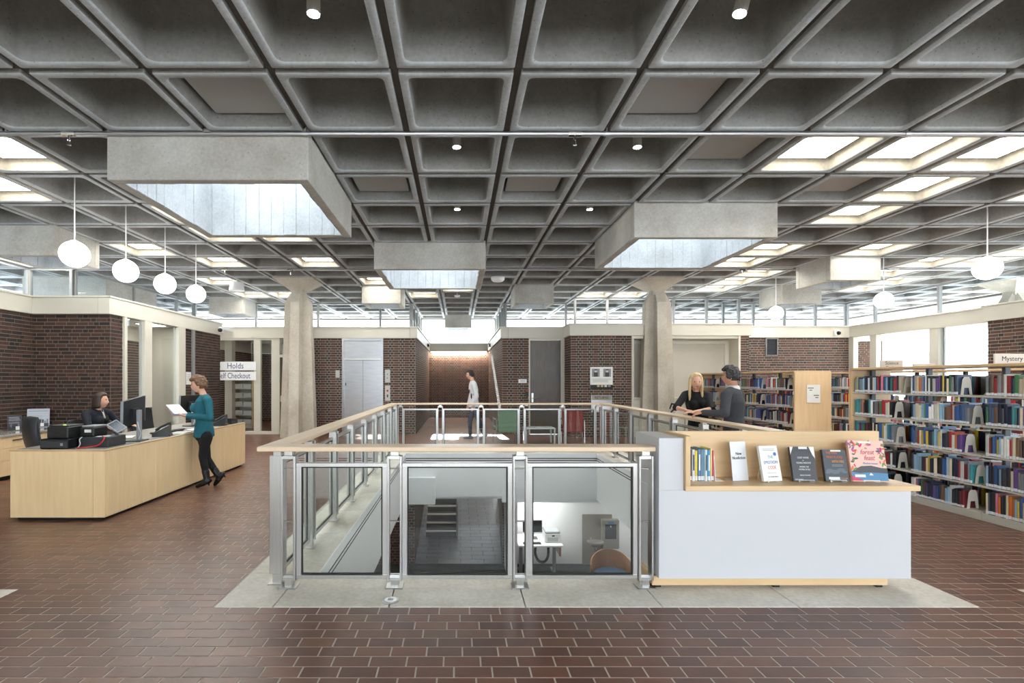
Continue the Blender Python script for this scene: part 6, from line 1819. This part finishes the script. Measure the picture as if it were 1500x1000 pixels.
m_ = MB(); m_.tube([J['neck'] + V((-.05, -.02, .0)), J['neck'] + V((-.02, -.05, .012)), J['neck'] + V((.04, -.03, .02)), J['neck'] + V((.05, .03, .02))], .004, 6); put(m_, 'necklace', M['fixture'], 0)
t = thing('paper_sheaf', 'sheaf of printed papers in the hands of the woman in teal', 'papers', pj(258.5, 600, 7.34))
for i, c in enumerate((M['paper'], pm('print blue sheet', (170, 184, 222)), pm('print salmon sheet', (226, 178, 168)))):
    m_ = MB(); m_.obox(Matrix.Rotation(R(-28), 4, 'Z') @ Matrix.Rotation(R(32 + 4*i), 4, 'Y') @ Matrix.Translation((0, 0, .012*(1 - i))), .24, .20, .004); m_.build('sheet', c, t)

# seated woman behind the desk
J = dict(hip=V((-5.86, 8.0, .58)), waist=V((-5.85, 8.0, .74)), chest=V((-5.83, 7.99, .93)), neck=V((-5.80, 7.99, 1.09)), head=pj(148.5, 587, 7.96), face=V((.97, .22, .04)))
J['Bh'] = basis(V((1, -.15, 0))); J['Bs'] = basis(V((1, .1, .1)))
J.update(sha=V((-5.86, 7.80, 1.03)), ela=V((-5.70, 7.68, .80)), wra=V((-5.45, 7.72, .84)), shb=V((-5.76, 8.18, 1.03)), elb=V((-5.60, 8.28, .80)), wrb=V((-5.36, 8.16, .84)))
J['handa'] = (V((1, .3, -.15)), V((0, 0, -1)), -1, .3); J['handb'] = (V((1, -.3, -.15)), V((0, 0, -1)), 1, .3)
J.update(hpa=V((-5.84, 7.90, .55)), hpb=V((-5.84, 8.10, .55)), kna=V((-5.42, 7.88, .52)), knb=V((-5.42, 8.12, .52)))
standing_feet(J, 'a', -5.40, 7.86, (1, 0, 0)); standing_feet(J, 'b', -5.40, 8.14, (1, 0, 0))
T, root, put = person('seated woman with a brown bob and dark jacket behind the service desk', J,
    dict(fem=True, hair='bob', hairmat='hairdark', top='navycloth', topname='jacket', legs='blackcloth', sc=.98, bust=.016, seed=5, loose=.011))
m_ = MB(); m_.add([J['neck'] + J['Bs'] @ V((-.03, .062, .0)), J['neck'] + J['Bs'] @ V((.03, .062, .0)), J['chest'] + J['Bs'] @ V((.006, .145, .02)), J['chest'] + J['Bs'] @ V((-.006, .145, .02)),
                   J['neck'] + J['Bs'] @ V((-.03, .04, .0)), J['neck'] + J['Bs'] @ V((.03, .04, .0)), J['chest'] + J['Bs'] @ V((.006, .10, .02)), J['chest'] + J['Bs'] @ V((-.006, .10, .02))],
                  [(0, 1, 2, 3), (7, 6, 5, 4), (0, 4, 5, 1), (1, 5, 6, 2), (2, 6, 7, 3), (3, 7, 4, 0)]); put(m_, 'blouse', M['cream'], 0)

# blonde woman leaning on the right handrail
J = dict(hip=pj(1025, 633, 7.58), waist=pj(1023, 613, 7.53), chest=pj(1021, 592, 7.48), neck=pj(1020, 575, 7.46), head=pj(1019.5, 559.5, 7.40), face=V((-.26, -1, -.02)))
J['Bh'] = basis(V((-.45, -1, 0))); J['Bs'] = basis(V((-.30, -1, .0)))
J.update(sha=pj(1004, 578, 7.52), ela=pj(990, 597, 7.32), wra=pj(1004, 600.5, 7.17), shb=pj(1037, 579, 7.44), elb=pj(1041, 599, 7.22), wrb=pj(1016, 603.5, 7.08))
J['handa'] = (V((.3, -1, -.05)), V((0, 0, -1)), 1, .35); J['handb'] = (V((-1, -.2, .0)), V((0, 0, -1)), -1, .35)
J.update(hpa=pj(1016, 638, 7.58), hpb=pj(1034, 638, 7.56)); 
J.update(kna=V((3.58, 7.58, .46)), knb=V((3.72, 7.50, .46)))
standing_feet(J, 'a', 3.58, 7.66, (-.5, -1, 0), .23); standing_feet(J, 'b', 3.76, 7.58, (-.5, -1, 0), .23)
T, root, put = person('smiling woman with long blonde hair and black top leaning on the handrail', J,
    dict(fem=True, hair='long', hairmat='hairblond', top='blackcloth', topname='blouse', legs='jeans', sc=.98, bust=.02, sleeve=.5, seed=8, hem='waist', shoe='shoe'))
m_ = MB(); p = J['ela']; 
for a, b in (((-.02, -.04, .05), (-.05, -.05, -.02)), ((-.02, -.04, .05), (-.07, -.02, .06)), ((-.05, -.05, -.02), (-.09, -.05, -.06)), ((-.07, -.02, .06), (-.10, -.03, -.01))): m_.cap2(p + V(a), p + V(b), .012, .010, 8)
put(m_, 'bow', M['blackcloth'], 0)
m_ = MB(); p = J['elb']
for a, b in (((.02, -.05, .03), (.05, -.06, -.02)), ((.02, -.05, .03), (.06, -.03, .05))): m_.cap2(p + V(a), p + V(b), .012, .010, 8)
put(m_, 'bow', M['blackcloth'], 0)

# man in a charcoal sweater beside her
J = dict(hip=pj(1076, 632, 6.86), waist=pj(1075, 611, 6.84), chest=pj(1074, 588, 6.80), neck=pj(1075, 569, 6.77), head=pj(1069.5, 551.5, 6.76), face=V((-.86, .52, -.02)))
J['Bh'] = basis(V((-.75, .6, 0))); J['Bs'] = basis(V((-.78, .6, .0)))
J.update(sha=pj(1063.5, 578, 6.62), ela=pj(1062, 606, 6.46), wra=pj(1029, 604, 6.64), shb=pj(1083, 577, 6.95), elb=pj(1086, 606, 7.0), wrb=V((3.72, 6.98, .92)))
J['handa'] = (V((-.9, .25, -.25)), V((-.2, .1, -1)), -1, .55); J['handb'] = (V((-.3, .3, -1)), V((-1, 0, 0)), 1, .4)
J.update(hpa=V((3.76, 6.78, .84)), hpb=V((3.88, 6.94, .84)), kna=V((3.76, 6.74, .47)), knb=V((3.90, 6.95, .47)))
standing_feet(J, 'a', 3.80, 6.72, (-.75, .6, 0), .27); standing_feet(J, 'b', 3.96, 6.98, (-.75, .6, 0), .27)
T, root, put = person('man with curly greying hair in a charcoal sweater resting a hand on the handrail', J,
    dict(hair='curly', hairmat='hairgrey', top='greyknit', legs='blackcloth', sc=1.06, fat=1.10, seed=11, skin='skin2', loose=.014))
m_ = MB(); nb = J['neck']; ax = (J['head'] - nb).normalized()
for z, r_ in ((0.0, .072), (.035, .070)): pass
m_.ring([ering(nb + ax*z, r_, r_, J['Bs'], 18) for z, r_ in ((-.01, .078), (.03, .074), (.045, .072), (.045, .064), (.0, .066))]); put(m_, 'shirt_collar', M['paper'], 0)
m_ = MB(); d_ = (J['wra'] - J['ela']).normalized(); m_.cap2(J['wra'] - d_*.045, J['wra'] - d_*.012, .037, .035, 12); put(m_, 'shirt_cuff', M['paper'], 0)

# man walking past beyond the railing
Yw = 13.3
J = dict(hip=pj(694, 594, Yw), waist=pj(694, 583, Yw), chest=pj(693.5, 570, Yw), neck=pj(692.5, 559, Yw), head=pj(688.5, 549, Yw), face=V((-1, -.1, -.12)))
J['Bh'] = basis(V((-1, 0, 0))); J['Bs'] = basis(V((-1, -.15, 0)))
J.update(sha=pj(694.5, 563, Yw - .19), ela=pj(698, 580, Yw - .22), wra=pj(693, 594, Yw - .2), shb=pj(693, 563, Yw + .19), elb=pj(690, 580, Yw + .22), wrb=pj(686, 593, Yw + .2))
J['handa'] = (V((-.3, 0, -1)), V((0, 1, 0)), 1, .4); J['handb'] = (V((-.3, 0, -1)), V((0, -1, 0)), -1, .4)
J.update(hpa=pj(695, 597, Yw - .09), hpb=pj(693, 597, Yw + .09), kna=pj(702, 618, Yw - .1), knb=pj(688, 618, Yw + .1))
J['ana'] = pj(709, 637, Yw - .1); J['heela'] = pj(712, 639, Yw - .1); J['toea'] = V((pj(703, 643, Yw - .1).x, Yw - .1, 0))
J['anb'] = V((pj(689, 0, Yw).x, Yw + .1, .09)); J['heelb'] = V((pj(691.5, 0, Yw).x, Yw + .1, 0)); J['toeb'] = V((pj(680, 0, Yw).x, Yw + .1, 0))
T, root, put = person('young man in a white sweater and jeans walking past beyond the railing', J,
    dict(hair='short', hairmat='hairblack', top='whiteknit', legs='jeans2', sc=1.0, seed=14, loose=.022, shoe='shoegrey'))
m_ = MB()
for px, py, a, b in ((690.5, 580, .02, .075), (687, 573, .018, .06), (693, 577, .012, .05)):
    c = pj(px, py, Yw - .135); m_.ell(c, a, .03, b, None, 8, 6)
put(m_, 'sweater_motif', M['ink'], 0)
